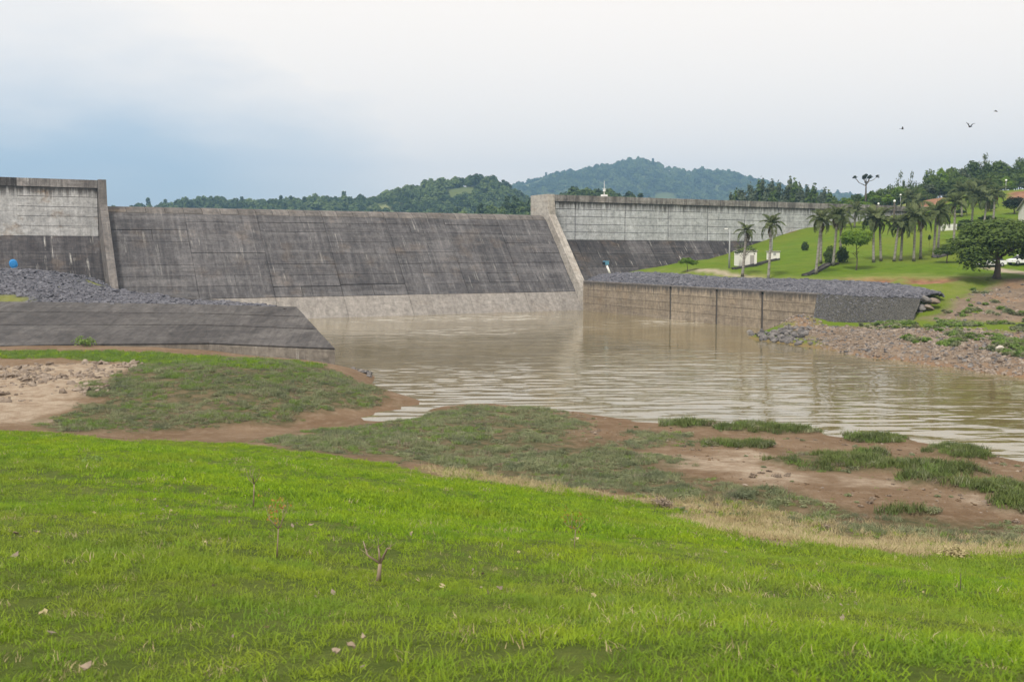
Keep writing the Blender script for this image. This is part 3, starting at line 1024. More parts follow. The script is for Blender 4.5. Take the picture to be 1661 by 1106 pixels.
def block(a0, a1, u_wall, joints, mat_up, label):
    """non-overflow block: pale vertical wall over a dark battered foot, stained parapet on top"""
    lo, hi = min(a0, a1), max(a0, a1)
    zb, zt = 12.7, 20.0
    poly = [(19.1, -2.6), (19.1, 20.7), (u_wall + 0.1, 20.7), (u_wall + 0.1, zb), (u_wall - 9.9, 1.0), (u_wall - 9.9, -2.6)]
    body = MB().prism(poly, lo, hi).build('wall_block', M['gap'], dam)
    body['label'] = label
    js = [lo] + [j for j in joints if lo < j < hi] + [hi]
    lifts = [zb, 14.2, 15.7, 17.15, 18.6, 20.0]
    for b0, b1 in zip(js[:-1], js[1:]):
        dz = RNG.normal(0, 0.04, 6)
        dz[0] = dz[-1] = 0
        for i in range(5):
            z0, z1 = lifts[i] + dz[i], lifts[i + 1] + dz[i + 1]
            slab('wall_panel', [(b0 + 0.04, u_wall, z0), (b1 - 0.04, u_wall, z0), (b1 - 0.04, u_wall, z1), (b0 + 0.04, u_wall, z1)], (0, -1, 0), 0.25, mat_up, body, RNG.uniform(0.02, 0.05), 0.02 + RNG.uniform(0, 0.03))
        n = 3
        for i in range(n):
            c0, c1 = b0 + (b1 - b0) * i / n, b0 + (b1 - b0) * (i + 1) / n
            slab('parapet_panel', [(c0, u_wall - 0.22, 20.003), (c1, u_wall - 0.22, 20.003), (c1, u_wall - 0.22, 21.25 + RNG.normal(0, 0.015)), (c0, u_wall - 0.22, 21.25)], (0, -1, 0), 0.5, M['parapet'], body, 0.012, 0.0)
        # battered foot
        rows = [1.0, 4.6, 7.4, 10.0, zb - 0.05]
        m = 2
        for i in range(4):
            for q in range(m):
                c0, c1 = b0 + (b1 - b0) * q / m, b0 + (b1 - b0) * (q + 1) / m
                f = lambda z: u_wall - 9.9 + (z - 1.0) / (zb - 1.0) * 10.0 - 0.02
                slab('slope_panel', [(c0, f(rows[i]), rows[i]), (c1, f(rows[i]), rows[i]), (c1, f(rows[i + 1]), rows[i + 1]), (c0, f(rows[i + 1]), rows[i + 1])], (0, -1, 0.85), 0.25, M['lower'], body, 0.012, 0.04 + RNG.uniform(0, 0.05))
    MB().box(lo, hi, u_wall + 0.35, 19.3, 20.702, 21.2).build('deck_kerb', M['parapet'], body)
    return body


jr = [dam_a(x, 380, 14.4) for x in (933, 1014, 1084, 1148, 1208, 1262, 1310)]
step = jr[-1] - jr[-2]
jr += [jr[-1] + step * k for k in range(1, 5)]
block(1.5, jr[-1] + 6, 14.4, jr, M['upper'], 'long pale wall block with black streaks under the parapet')
jl = [dam_a(30, 350, 14.4)]
jl += [jl[0] - 11.4 * k for k in range(1, 9)]
block(-78.5, jl[-1] - 6, 14.4, jl, M['upper_left'], 'pale wall block with rust runs beside the near pier')

# ------------------------------------------------------------------ right training wall
tw = empty('training_wall', (TW0[0], TW0[1], 0), math.atan2(TWD[1], TWD[0]), 'brown stained concrete training wall along the far side of the basin', 'wall')
sgn = 1.0 if (-TWD[1] * TWN[0] + TWD[0] * TWN[1]) > 0 else -1.0      # local y that points away from the basin
core = MB().prism([(sgn * 0.12, -2.6), (sgn * 0.12, 4.55), (sgn * 1.3, 4.55), (sgn * 1.3, -2.6)], 0.0, TW_LEN).build('wall_core', M['gap'], tw)
sl = [tw_s(1087, 500)[0], tw_s(1162, 500)[0], tw_s(1236, 500)[0]]
js = [0.2] + sl + [TW_LEN]
for i in range(4):
    b0, b1 = js[i], js[i + 1]
    g0 = 0.0 if i == 0 else 0.22
    rows = [-2.2, 1.3, 2.55, 3.75, None]
    for r in range(4):
        za0, za1 = (rows[r], rows[r])
        zb0, zb1 = (rows[r + 1], rows[r + 1]) if rows[r + 1] is not None else (float(tw_top(b0)), float(tw_top(b1)))
        slab('wall_panel', [(b0 + g0, 0, za0), (b1 - (0.22 if i < 3 else 0), 0, za1), (b1 - (0.22 if i < 3 else 0), 0, zb1), (b0 + g0, 0, zb0)], (0, -sgn, 0), 0.25, M['training'], core, 0.02, 0.03 + RNG.uniform(0, 0.04))
cap = MB()
for b0, b1 in zip(js[:-1], js[1:]):
    z0, z1 = float(tw_top(b0)), float(tw_top(b1))
    y0, y1 = sorted((sgn * -0.03, sgn * 1.4))
    cap.add([(b0, y0, z0 + 0.003), (b1, y0, z1 + 0.003), (b1, y1, z1 + 0.003), (b0, y1, z0 + 0.003), (b0, y0, z0 + 0.16), (b1, y0, z1 + 0.16), (b1, y1, z1 + 0.16), (b0, y1, z0 + 0.16)],
            [(0, 3, 2, 1), (4, 5, 6, 7), (0, 1, 5, 4), (1, 2, 6, 5), (2, 3, 7, 6), (3, 0, 4, 7)])
cap.build('coping', M['pier_dark'], tw)

# ------------------------------------------------------------------ left training wall and its wing slope
LT0 = dam_w(-78.2, -1.0)[:2]
LT1 = at_z(481, 499.5, 5.0)[:2]
LTD = (LT1 - LT0) / np.linalg.norm(LT1 - LT0)
LTN = np.array([LTD[1], -LTD[0]])
if LTN[0] > 0:
    LTN = -LTN            # away from the basin
ltw = empty('training_wall', (0, 0, 0), 0, 'low grey training wall with a broad battered wing slope, beside the grassy mound', 'wall')
L_len = float(np.linalg.norm(LT1 - LT0))
V = []
LE = at_z(543, 565, 2.3)        # lower corner of the wing
for q, z in ((LT0, 5.0), (LT1, 5.0)):
    for off, zz in ((0, -2.6), (0, z), (1.2, z), (1.2, -2.6)):
        V.append((q[0] + LTN[0] * off, q[1] + LTN[1] * off, zz))
MB().add(V, [(0, 1, 2, 3), (7, 6, 5, 4), (0, 4, 5, 1), (1, 5, 6, 2), (2, 6, 7, 3), (3, 7, 4, 0)]).build('wall_core', M['wing'], ltw)
wing_top = [at_z(481, 499.5, 5.02), at_z(390, 497, 5.03), at_z(290, 494.5, 5.05), at_z(150, 492.5, 5.1), at_z(0, 491, 5.1), at_z(-250, 489, 5.1), at_z(-600, 487, 5.2)]
wing_bot = [LE, at_z(420, 558.5, 2.3), at_z(285, 555, 2.3), at_z(120, 558, 2.3), at_z(-60, 563, 2.3), at_z(-330, 569, 2.3), at_z(-700, 574, 2.3)]


def wing_p(i, v):
    """point on the wing slope: i station (fractional), v 0 at the top .. 1 at the foot"""
    k = min(int(i), len(wing_top) - 2)
    fr = i - k
    T = wing_top[k] * (1 - fr) + wing_top[k + 1] * fr
    B = wing_bot[k] * (1 - fr) + wing_bot[k + 1] * fr
    return T * (1 - v) + B * v


wing = MB()
st = [0, 1.6, 3.2, 4.6, 6]
V, F = [], []
for i in st:
    for v in (0, 1):
        V.append(wing_p(i, v) - np.array([0, 0, 0.45 if v == 0 else 0.15]))
    b = wing_p(i, 1)
    V.append((b[0], b[1], -2.0))
for i in range(len(st) - 1):
    F += [(3 * i, 3 * i + 1, 3 * i + 4, 3 * i + 3), (3 * i + 1, 3 * i + 2, 3 * i + 5, 3 * i + 4)]
wing.add(V, F)
# inner side of the wing (faces the basin), from the wall end down to the toe
p0, p1 = np.array([LT1[0], LT1[1], 4.95]), LE
wing.add([p0, LE - np.array([0, 0, 0.1]), (LE[0], LE[1], -2.4), (LT1[0], LT1[1], -2.4)], [(0, 1, 2, 3)])
wg = wing.build('wing_slope', M['wing_toe'], ltw)
vr = [0.0, 0.26, 0.56, 1.0]
for i in range(len(st) - 1):
    for r in range(3):
        q = [wing_p(st[i + 1], vr[r + 1]), wing_p(st[i], vr[r + 1]), wing_p(st[i], vr[r]), wing_p(st[i + 1], vr[r])]
        n = np.cross(q[1] - q[0], q[3] - q[0])
        if n[2] < 0:
            n = -n
        slab('slope_panel', q, tuple(n), 0.12, M['wing'], wg, 0.002, 0.02 + 0.05 * (2 - r) + RNG.uniform(0, 0.004), 0.012)

# ------------------------------------------------------------------ rubble mound behind the left wing
LM = []
for px, py, Y in [(0, 446, 120), (30, 438, 132), (80, 441, 133), (150, 455, 136), (183, 467, 140), (100, 470, 110), (200, 480, 113), (0, 472, 105), (-300, 442, 115), (-300, 425, 140), (60, 455, 122), (320, 487, 116)]:
    LM.append(tuple(at_y(px, py, Y)))
for q in wing_top:
    LM.append((q[0], q[1], q[2] - 0.05))
for s in np.linspace(0.05, 1, 6):
    q = LT0 + (LT1 - LT0) * s + LTN * 1.0
    LM.append((q[0], q[1], 4.9))
_mound = Field(LM, 1.5, 0.02)
wt = np.array([w[:2] for w in wing_top])


def mound_keep(X, Y, Z):
    n = (X - LT0[0]) * LTN[0] + (Y - LT0[1]) * LTN[1]
    front = np.interp(X, wt[::-1, 0], wt[::-1, 1])
    u = (X - DB[0]) * UP[0] + (Y - DB[1]) * UP[1]
    return (n > 0.25) & (Y > front - 0.4) & (u < 12)


def mound_h(x, y):
    return _mound(x, y) + vnoise(x, y, 2.5, 5) * 0.10 + vnoise(x, y, 0.9, 6) * 0.05


t = NT('rubble_bed')
pos = t.pos()
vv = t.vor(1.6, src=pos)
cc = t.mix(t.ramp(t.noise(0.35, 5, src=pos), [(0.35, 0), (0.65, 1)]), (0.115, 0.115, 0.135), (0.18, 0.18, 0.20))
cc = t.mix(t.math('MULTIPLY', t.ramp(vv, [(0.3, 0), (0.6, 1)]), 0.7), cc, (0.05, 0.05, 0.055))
cc = t.mix(t.math('MULTIPLY', t.attr('moss'), 0.8), cc, (0.16, 0.17, 0.03))
t.color(cc)
t.bump(vv, 0.8, 0.2)
M['rubble'] = t.mat
MOSS = [tuple(at_y(px, py, Y)[:2]) for px, py, Y in [(5, 432, 134), (175, 465, 137), (150, 462, 132), (15, 483, 102), (100, 463, 114)]]


def moss(X, Y, Z):
    m = np.zeros(X.shape)
    for (x, y), r in zip(MOSS, (2.5, 3.0, 2.0, 2.2, 1.5)):
        m = np.maximum(m, np.clip(1.6 - 1.3 * np.hypot(X - x, Y - y) / r + vnoise(X, Y, 1.2, 8) * 0.5, 0, 1))
    return m


grid('rubble_mound_ground', np.arange(-135, -17, 0.8), np.arange(84, 175, 0.8), mound_h, M['rubble'], keep=mound_keep, attrs={'moss': moss})

# ------------------------------------------------------------------ rubble apron behind the right training wall, and its pitched end slope
ap_f, ap_b = [], []
for s in np.linspace(0, TW_LEN, 14):
    q = TW0 + s * TWD + TWN * 0.9
    ap_f.append(np.array([q[0], q[1], float(tw_top(s)) + 0.08]))
for px, py, Y in [(1370, 479.5, 121.5), (1420, 481.5, 121.2), (1465, 483, 120.8), (1492, 484, 120.6)]:
    ap_f.append(at_y(px, py, Y))
bk = [(990, 445, 181), (1040, 441.5, 174), (1100, 444, 163), (1180, 450.5, 150), (1300, 453.5, 141), (1400, 456.5, 136), (1460, 461, 132.5), (1500, 468, 127.5), (1531, 478, 122.5)]
bkp = np.array([at_y(*b) for b in bk])
tb = np.linspace(0, 1, len(bkp))
tf = np.linspace(0, 1, len(ap_f))
apf = np.array(ap_f)
nu, nv = 90, 16
V = []
for i in range(nu):
    a = i / (nu - 1)
    f_ = np.array([np.interp(a, tf, apf[:, k]) for k in range(3)])
    b_ = np.array([np.interp(a, tb, bkp[:, k]) for k in range(3)])
    for j in range(nv):
        w = j / (nv - 1)
        p = f_ * (1 - w) + b_ * w
        p[2] += 0.35 * math.sin(PI * w) + 0.05 * float(vnoise(p[0], p[1], 1.3, 9))
        if j == nv - 1:
            p[2] -= 0.25
        V.append(p)
APV = np.array(V).reshape(nu, nv, 3)
I = np.arange(nu * nv).reshape(nu, nv)
F = np.stack([I[:-1, :-1], I[1:, :-1], I[1:, 1:], I[:-1, 1:]], -1).reshape(-1, 4)
me = mesh_np('rubble_apron_ground', V, F, True)
o = tag(link('rubble_apron_ground', me, M['rubble']), kind='structure')
# pitched slope
ps_t = [TW0 + 0] and [np.array([*(TW0 + TW_LEN * TWD), TW_Z1 + 0.05])] + [at_y(1370, 479.5, 121.5), at_y(1420, 481.5, 121.2), at_y(1465, 483, 120.8), at_y(1494, 484, 120.6)]
ps_b = [at_y(1318, 526, 118.6), at_y(1365, 525, 118.2), at_y(1412, 523.5, 117.6), at_y(1452, 522.5, 117.0), at_y(1480, 522, 116.6)]
ps_t, ps_b = np.array(ps_t), np.array(ps_b)
V = []
for i in range(40):
    a = i / 39
    T = np.array([np.interp(a, np.linspace(0, 1, 5), ps_t[:, k]) for k in range(3)])
    B = np.array([np.interp(a, np.linspace(0, 1, 5), ps_b[:, k]) for k in range(3)])
    for j in range(12):
        w = j / 11
        V.append(T * (1 - w) + B * w - np.array([0, 0, 0.5 if j == 11 else 0]))
PSV = np.array(V).reshape(40, 12, 3)
I = np.arange(480).reshape(40, 12)
F = np.stack([I[:-1, :-1], I[:-1, 1:], I[1:, 1:], I[1:, :-1]], -1).reshape(-1, 4)
# close the far end of the slope
E_ = [PSV[39, 0], PSV[39, 11], PSV[39, 11] + np.array([1.5, 3.5, 0.0]), PSV[39, 0] + np.array([1.5, 3.5, 0])]
me = mesh_np('pitched_slope', np.concatenate([np.array(V), np.array(E_)]), np.concatenate([F, np.array([[480, 481, 482, 483]])]), False)
link('pitched_slope', me, M['rubble'])
tag(bpy.data.objects['pitched_slope'], 'steep dark stone-pitched slope at the end of the brown training wall', 'embankment')

# ------------------------------------------------------------------ wooded hills
t = NT('wooded_hill_ground')
pos = t.pos()
c = t.mix(t.noise(0.03, 5, src=pos), (0.075, 0.10, 0.035), (0.12, 0.14, 0.05))
c = t.mix(t.attr('meadow'), c, t.mix(t.noise(0.08, 4, src=pos), (0.13, 0.15, 0.06), (0.19, 0.19, 0.08)))
t.color(c)
M['hill'] = t.mat


def hill(name, ridge, Y0, front, back, tree_h, meadow=None, nx=120, ny=40):
    """ridge: picture points of the tree line at distance Y0; ground falls away in front (to Y0-front) and behind"""
    R = np.array(ridge, float)
    pxs = np.linspace(R[0, 0], R[-1, 0], nx)
    rz = np.interp(pxs, R[:, 0], R[:, 1])
    top = np.array([at_y(x, y, Y0) for x, y in zip(pxs, rz)])
    V = []
    ts = np.linspace(-1, 1, ny)
    for k, q in enumerate(ts):
        for i in range(nx):
            x, _, z = top[i]
            z = z - tree_h
            if q <= 0:
                Y = Y0 + q * front
                s = 0.5 + 0.5 * math.cos(PI * q)
                h = -3 + (z + 3) * (0.35 * (1 + q) + 0.65 * s)
            else:
                Y = Y0 + q * back
                h = -3 + (z + 3) * (0.5 + 0.5 * math.cos(PI * q))
            X = x * (1 + 0.25 * q * (front if q < 0 else back) / Y0)
            h += float(vnoise(X, Y, Y0 * 0.05, 14)) * (z + 3) * 0.05 * (1 - abs(q)) * (4 * abs(q))
            V.append((X, Y, h))
    V = np.array(V)
    I = np.arange(nx * ny).reshape(ny, nx)
    F = np.stack([I[:-1, :-1], I[:-1, 1:], I[1:, 1:], I[1:, :-1]], -1).reshape(-1, 4)
    me = mesh_np(name, V, F, True)
    a = me.attributes.new('meadow', 'FLOAT', 'POINT')
    mv = np.zeros(len(V), np.float32)
    if meadow:
        X, Y = proj(V)
        mv = poly_mask(meadow, X, Y, 3.0)[0].astype(np.float32)
        mv[int(nx * ny * 0.42):] = 0
    a.data.foreach_set('value', mv)
    tag(link(name, me, M['hill']), kind='structure')
    return V.reshape(ny, nx, 3), mv.reshape(ny, nx)


MEADOW = [(588, 346), (592, 334), (612, 322), (645, 313), (668, 314), (650, 326), (628, 340), (620, 348)]
H1 = hill('wooded_hill', [(60, 345), (200, 338), (255, 331), (300, 327), (350, 319), (372, 322), (420, 322), (450, 326), (500, 319), (530, 318), (570, 320), (600, 318), (640, 306), (680, 297), (720, 291), (770, 286), (805, 291), (830, 305), (860, 318), (900, 328), (960, 340), (1040, 350)], 960, 280, 330, 9, MEADOW)
H2 = hill('green_hill', [(700, 352), (760, 342), (800, 330), (850, 320), (900, 313), (950, 304), (985, 303), (1010, 310), (1050, 320), (1110, 328), (1200, 338), (1300, 345)], 520, 130, 140, 7)
H3 = hill('far_hill', [(640, 340), (760, 315), (820, 302), (850, 291), (880, 281), (930, 275), (975, 269), (1010, 261), (1030, 257), (1050, 261), (1075, 271), (1100, 276), (1140, 274), (1175, 277), (1210, 285), (1250, 298), (1330, 310), (1450, 325), (1600, 330), (1750, 340)], 2600, 950, 700, 15, nx=160, ny=60)
# ================================================================== VEGETATION
def leaf_mat(name, c0, c1, c2, trans=0.3, patch=None, rv=0.6):
    t = NT(name)
    r = t.rnd()
    nz = t.noise(0.55, 3, src=t.pos())
    c = t.mix(t.ramp(nz, [(0.35, 0), (0.65, 1)]), c0, c1)
    c = t.mix(t.math('MULTIPLY', t.math('POWER', r, 1.5), rv), c, c2)
    if patch:
        for sc, lo, hi, amt, col, lc in patch:
            c = t.mix(t.math('MULTIPLY', t.ramp(t.noise(sc, 4, src=t.pos(), loc=lc), [(lo, 0), (hi, 1)]), amt), c, col)
    t.color(c)
    t.p.inputs['Roughness'].default_value = 0.6
    t.p.inputs['Specular IOR Level'].default_value = 0.12
    t.translucent(c, trans)
    return t.mat


M['grass'] = leaf_mat('lawn_blades', (0.25, 0.41, 0.016), (0.34, 0.47, 0.020), (0.095, 0.19, 0.022), 0.45,
                      [(0.35, 0.50, 0.70, 0.5, (0.34, 0.42, 0.02), (0, 0, 0)), (0.9, 0.55, 0.75, 0.75, (0.10, 0.19, 0.028), (5, 3, 0)), (2.3, 0.62, 0.78, 0.45, (0.33, 0.29, 0.11), (1, 7, 0)), (5.0, 0.56, 0.70, 0.6, (0.09, 0.16, 0.03), (8, 2, 0)), (0.12, 0.48, 0.62, 0.35, (0.24, 0.25, 0.07), (4, 4, 0)), (1.6, 0.52, 0.66, 0.55, (0.16, 0.30, 0.035), (2, 9, 0))], 0.9)
M['straw'] = leaf_mat('dry_blades', (0.42, 0.34, 0.19), (0.52, 0.44, 0.28), (0.32, 0.28, 0.13), 0.3)
M['weed'] = leaf_mat('grey_green_weed', (0.24, 0.265, 0.135), (0.30, 0.32, 0.185), (0.16, 0.195, 0.105), 0.4,
                     [(0.22, 0.50, 0.68, 0.6, (0.30, 0.31, 0.18), (3, 0, 0)), (0.5, 0.55, 0.72, 0.6, (0.27, 0.205, 0.145), (0, 8, 0)), (0.75, 0.48, 0.64, 0.65, (0.115, 0.14, 0.085), (6, 1, 0))])
M['weed_green'] = leaf_mat('green_weed', (0.17, 0.26, 0.06), (0.22, 0.31, 0.075), (0.14, 0.21, 0.07), 0.4)
M['weed_dark'] = leaf_mat('dark_hummock_weed', (0.12, 0.155, 0.05), (0.17, 0.21, 0.065), (0.085, 0.11, 0.045), 0.3)
M['weed_dead'] = leaf_mat('dead_weed_stems', (0.24, 0.19, 0.15), (0.32, 0.26, 0.20), (0.18, 0.145, 0.115), 0.2)
M['leaf_a'] = leaf_mat('dark_leaves', (0.055, 0.088, 0.022), (0.085, 0.125, 0.030), (0.045, 0.072, 0.024), 0.3)
M['leaf_b'] = leaf_mat('mid_leaves', (0.080, 0.125, 0.028), (0.120, 0.170, 0.038), (0.065, 0.105, 0.030), 0.32)
M['leaf_c'] = leaf_mat('bright_leaves', (0.13, 0.22, 0.025), (0.19, 0.28, 0.032), (0.11, 0.19, 0.03), 0.4)
M['leaf_d'] = leaf_mat('blackish_leaves', (0.016, 0.028, 0.010), (0.026, 0.040, 0.014), (0.014, 0.024, 0.012), 0.12)
M['leaf_g'] = leaf_mat('grey_green_leaves', (0.085, 0.110, 0.058), (0.12, 0.145, 0.08), (0.07, 0.092, 0.052), 0.25)
M['frond'] = leaf_mat('palm_leaflets', (0.16, 0.20, 0.085), (0.22, 0.25, 0.12), (0.12, 0.16, 0.065), 0.45)
M['frond_dead'] = leaf_mat('dead_palm_leaflets', (0.12, 0.09, 0.05), (0.16, 0.12, 0.07), (0.09, 0.07, 0.04), 0.1)
M['rust'] = leaf_mat('rust_coloured_leaves', (0.34, 0.15, 0.04), (0.42, 0.20, 0.06), (0.26, 0.12, 0.04), 0.3)
t = NT('bark')
c = t.mix(t.noise(1.0, 5, (3, 3, 0.6)), (0.075, 0.06, 0.046), (0.16, 0.135, 0.11))
t.color(c)
M['bark'] = t.mat
t = NT('palm_trunk')
wv = t.noise(1.0, 4, (0.6, 0.6, 3.5), rough=0.6)
c = t.mix(t.ramp(wv, [(0.35, 0), (0.65, 1)]), (0.13, 0.12, 0.10), (0.34, 0.32, 0.285))
t.color(c)
M['palm_bark'] = t.mat
t = NT('dead_wood')
t.color(t.mix(t.noise(6, 4), (0.16, 0.11, 0.07), (0.34, 0.28, 0.22)))
M['dead_wood'] = t.mat


def rand_dirs(n):
    v = RNG.normal(0, 1, (n, 3))
    return v / np.linalg.norm(v, axis=1, keepdims=True)


def quads(C, N, size, aspect=1.6):
    """leaf quads at C, facing about N"""
    n = len(C)
    a = np.cross(N, rand_dirs(n))
    a /= np.linalg.norm(a, axis=1, keepdims=True) + 1e-9
    b = np.cross(N, a)
    s = np.asarray(size).reshape(-1, 1) * np.ones((n, 1))
    L, W = a * s * aspect * 0.5, b * s * 0.5
    V = np.stack([C - L, C + W * 0.9, C + L, C - W * 0.9], 1).reshape(-1, 3)
    return V, np.arange(4 * n).reshape(n, 4)


def crown_mesh(name, blobs, n, leaf, shell=0.45, droop=0.0):
    """leaves spread through several lobes of unequal size"""
    B = np.array(blobs, float)
    vol = B[:, 3] * B[:, 4] * B[:, 5]
    w = vol ** 0.75
    pick = RNG.choice(len(B), n, p=w / w.sum())
    d = rand_dirs(n)
    d[:, 2] = np.where((d[:, 2] < -0.3) & (RNG.random(n) < 0.6), -d[:, 2], d[:, 2])
    r = 1 - shell * RNG.random(n) ** 1.4
    lump = 1 + 0.16 * np.sin(d[:, 0] * 7 + pick * 3) * np.sin(d[:, 1] * 6 + pick) + 0.12 * np.sin(d[:, 2] * 9 + pick * 2)
    C = B[pick, :3] + d * B[pick, 3:6] * (r * lump)[:, None]
    N = d + rand_dirs(n) * 0.8 + np.array([0, 0, 0.5])
    N /= np.linalg.norm(N, axis=1, keepdims=True)
    V, F = quads(C, N, leaf * RNG.uniform(0.6, 1.4, n))
    return mesh_np(name, V, F)


def lobes(k, R, H0, H1, r0, r1, flat=0.75):
    out = []
    for i in range(k):
        an = 2 * PI * i / k * 1.618 * 2 + RNG.uniform(-0.3, 0.3)
        q = math.sqrt((i + 0.3) / k)
        z = H0 + (H1 - H0) * (1 - q * 0.75) * RNG.uniform(0.75, 1.05)
        rr = RNG.uniform(r0, r1)
        out.append((math.cos(an) * q * R, math.sin(an) * q * R, z, rr, rr, rr * flat))
    return out


def trunk_mesh(h, r, limbs, spread, top=0.6, lean=0.0, n=8):
    m = MB()
    pts = [(lean * q * q * h + 0.03 * h * math.sin(q * 5), 0.02 * h * math.sin(q * 4 + 1), q * h) for q in np.linspace(0, 1, 6)]
    m.tube(pts, [r * (1.35 if i == 0 else 1) * (1 - 0.6 * i / 5) for i in range(6)], n)
    for i in range(limbs):
        an = 2 * PI * i / limbs + RNG.uniform(-0.4, 0.4)
        q = RNG.uniform(0.45, 0.9)
        base = Vector((lean * q * q * h + 0.03 * h * math.sin(q * 5), 0.02 * h * math.sin(q * 4 + 1), q * h))
        L = spread * RNG.uniform(0.6, 1.0)
        e = base + Vector((math.cos(an) * L, math.sin(an) * L, L * RNG.uniform(0.4, 0.9)))
        mid = base.lerp(e, 0.5) + Vector((0, 0, 0.12 * L))
        m.tube([base, mid, e], [r * 0.45, r * 0.3, r * 0.1], 5)
        for s in range(2):
            e2 = mid + Vector((RNG.uniform(-1, 1), RNG.uniform(-1, 1), RNG.uniform(0.2, 1))) * L * 0.5
            m.tube([mid, e2], [r * 0.2, r * 0.05], 4)
    return mesh_np('trunk', m.v, m.f, True)


# unit trees are about 10 m tall
PROTO = {}


def make_proto(key, crown, tmesh, cmat, tmat='bark'):
    PROTO[key] = (tmesh, crown, M[cmat], M[tmat])


def bake(me, mat):
    me.materials.clear()
    me.materials.append(mat)
    return me


for i in range(4):
    make_proto('broad%d' % i, crown_mesh('crown', lobes(9, 3.2, 4.0, 8.6, 1.3, 2.2), 2600, 0.42), trunk_mesh(6.5, 0.22, 6, 2.6), ['leaf_a', 'leaf_b', 'leaf_a', 'leaf_b'][i])
for i in range(2):
    make_proto('bright%d' % i, crown_mesh('crown', lobes(8, 3.0, 4.4, 8.6, 1.1, 1.9), 2000, 0.42), trunk_mesh(6.2, 0.16, 6, 2.4), 'leaf_c')
make_proto('grey0', crown_mesh('crown', lobes(8, 2.8, 3.6, 8.8, 1.2, 2.0), 2000, 0.42), trunk_mesh(6.5, 0.2, 6, 2.4), 'leaf_g')
for i in range(3):   # tall, narrow, layered
    L = [(RNG.normal(0, 0.5), RNG.normal(0, 0.5), z, 1.5 * w, 1.5 * w, 1.05) for z, w in ((3.6, 0.9), (4.6, 1.1), (5.6, 1.2), (6.7, 1.1), (7.7, 0.95), (8.7, 0.7), (9.4, 0.4))]
    make_proto('tall%d' % i, crown_mesh('crown', L, 1700, 0.36, 0.7), trunk_mesh(9.0, 0.15, 5, 1.2), 'leaf_g' if i != 1 else 'leaf_b')
make_proto('ball', crown_mesh('crown', [(0, 0, 6.2, 3.6, 3.6, 3.3), (0.8, 0.4, 6.8, 2.8, 2.8, 2.6), (-0.8, -0.6, 5.6, 2.9, 2.9, 2.4)], 3200, 0.36, 0.25), trunk_mesh(4.5, 0.3, 3, 1.0), 'leaf_d')
make_proto('dome', crown_mesh('crown', [(0, 0, 4.6, 6.0, 4.5, 3.2), (3.0, 0, 3.9, 3.4, 3.2, 2.2), (-3.4, 0.5, 3.7, 3.2, 3.2, 2.0), (1.2, -0.8, 6.2, 3.2, 3, 2)], 3600, 0.45, 0.3), trunk_mesh(4.0, 0.4, 5, 2.4), 'leaf_d')
make_proto('flat', crown_mesh('crown', [(0, 0, 7.2, 4.2, 4.2, 1.6), (2.2, 1.0, 7.9, 2.4, 2.4, 1.1), (-2.0, -1.0, 7.7, 2.6, 2.4, 1.2), (0.4, -2.2, 6.7, 2.2, 2.2, 1.2), (-2.6, 1.5, 6.6, 1.8, 1.8, 1.0)], 2400, 0.42, 0.5), trunk_mesh(6.4, 0.2, 5, 2.2), 'leaf_c')
make_proto('bare', crown_mesh('crown', lobes(10, 3.4, 4.0, 9.4, 0.9, 1.5), 420, 0.34, 0.9), trunk_mesh(6.5, 0.14, 12, 3.6), 'leaf_g')
make_proto('bush', crown_mesh('crown', [(0, 0, 4.2, 5, 5, 4.4), (2.5, 1, 3.6, 3.5, 3.5, 3), (-2.5, -1, 3.8, 3.4, 3.4, 3)], 1500, 0.85, 0.4), trunk_mesh(4.0, 0.25, 5, 2.4), 'leaf_a')
make_proto('sapling', crown_mesh('crown', [(0, 0, 8.3, 1.7, 1.7, 1.3), (0.5, 0, 9.2, 1.0, 1.0, 0.8)], 160, 0.7, 0.6), trunk_mesh(8.6, 0.10, 3, 1.0), 'leaf_b')
make_proto('spire', crown_mesh('crown', [(0, 0, 5.2, 1.4, 1.4, 4.6), (0.4, 0, 7.0, 0.9, .9, 2.6)], 260, 0.75, 0.4), trunk_mesh(6.0, 0.2, 2, 0.5), 'leaf_d')
# big spreading tree by the path
make_proto('spread', crown_mesh('crown', [(0, 0, 6.4, 4.4, 4.2, 2.9), (3.6, 0.5, 6.0, 3.2, 3.0, 2.3), (-3.4, 0.3, 5.6, 3.0, 3.0, 2.2), (1.5, -2.5, 7.2, 2.8, 2.6, 2.1), (-1.8, -2.2, 6.8, 2.8, 2.6, 2.0), (-4.6, -0.8, 4.0, 1.9, 1.9, 1.7),
                                                (4.6, -1.0, 4.4, 2.0, 2.0, 1.6), (0.4, 2.6, 7.4, 2.8, 2.6, 2.0), (-2.6, 1.0, 3.7, 1.5, 1.5, 1.3), (0.5, -0.5, 8.4, 2.4, 2.2, 1.4), (-5.2, -0.6, 2.9, 1.3, 1.2, 1.4), (0, 0, 8.9, 3.0, 2.8, 1.5), (2.6, 0, 8.2, 2.2, 2.2, 1.6), (-2.4, 0.4, 8.0, 2.4, 2.2, 1.7), (-4.0, -1.4, 3.2, 1.6, 1.5, 1.6), (3.4, -2.0, 4.0, 1.8, 1.6, 1.4)], 15000, 0.27, 0.5),
           trunk_mesh(4.6, 0.42, 8, 3.4, n=10), 'leaf_b')
NOMH = 10.0
ground_z = lambda x, y: float(right_h(np.array([x]), np.array([y]))[0])


def tree(key, loc, h, w, label, group=None, cat='tree', name='tree', rz=None):
    tm, cm, cmat, tmat = PROTO[key]
    e = empty(name, loc, RNG.uniform(0, 6.28) if rz is None else rz, label, cat, group)
    e.scale = (w / 9.0, w / 9.0, h / NOMH)
    link('trunk', bake(tm, tmat), None, e)
    link('crown', bake(cm, cmat), None, e)
    return e


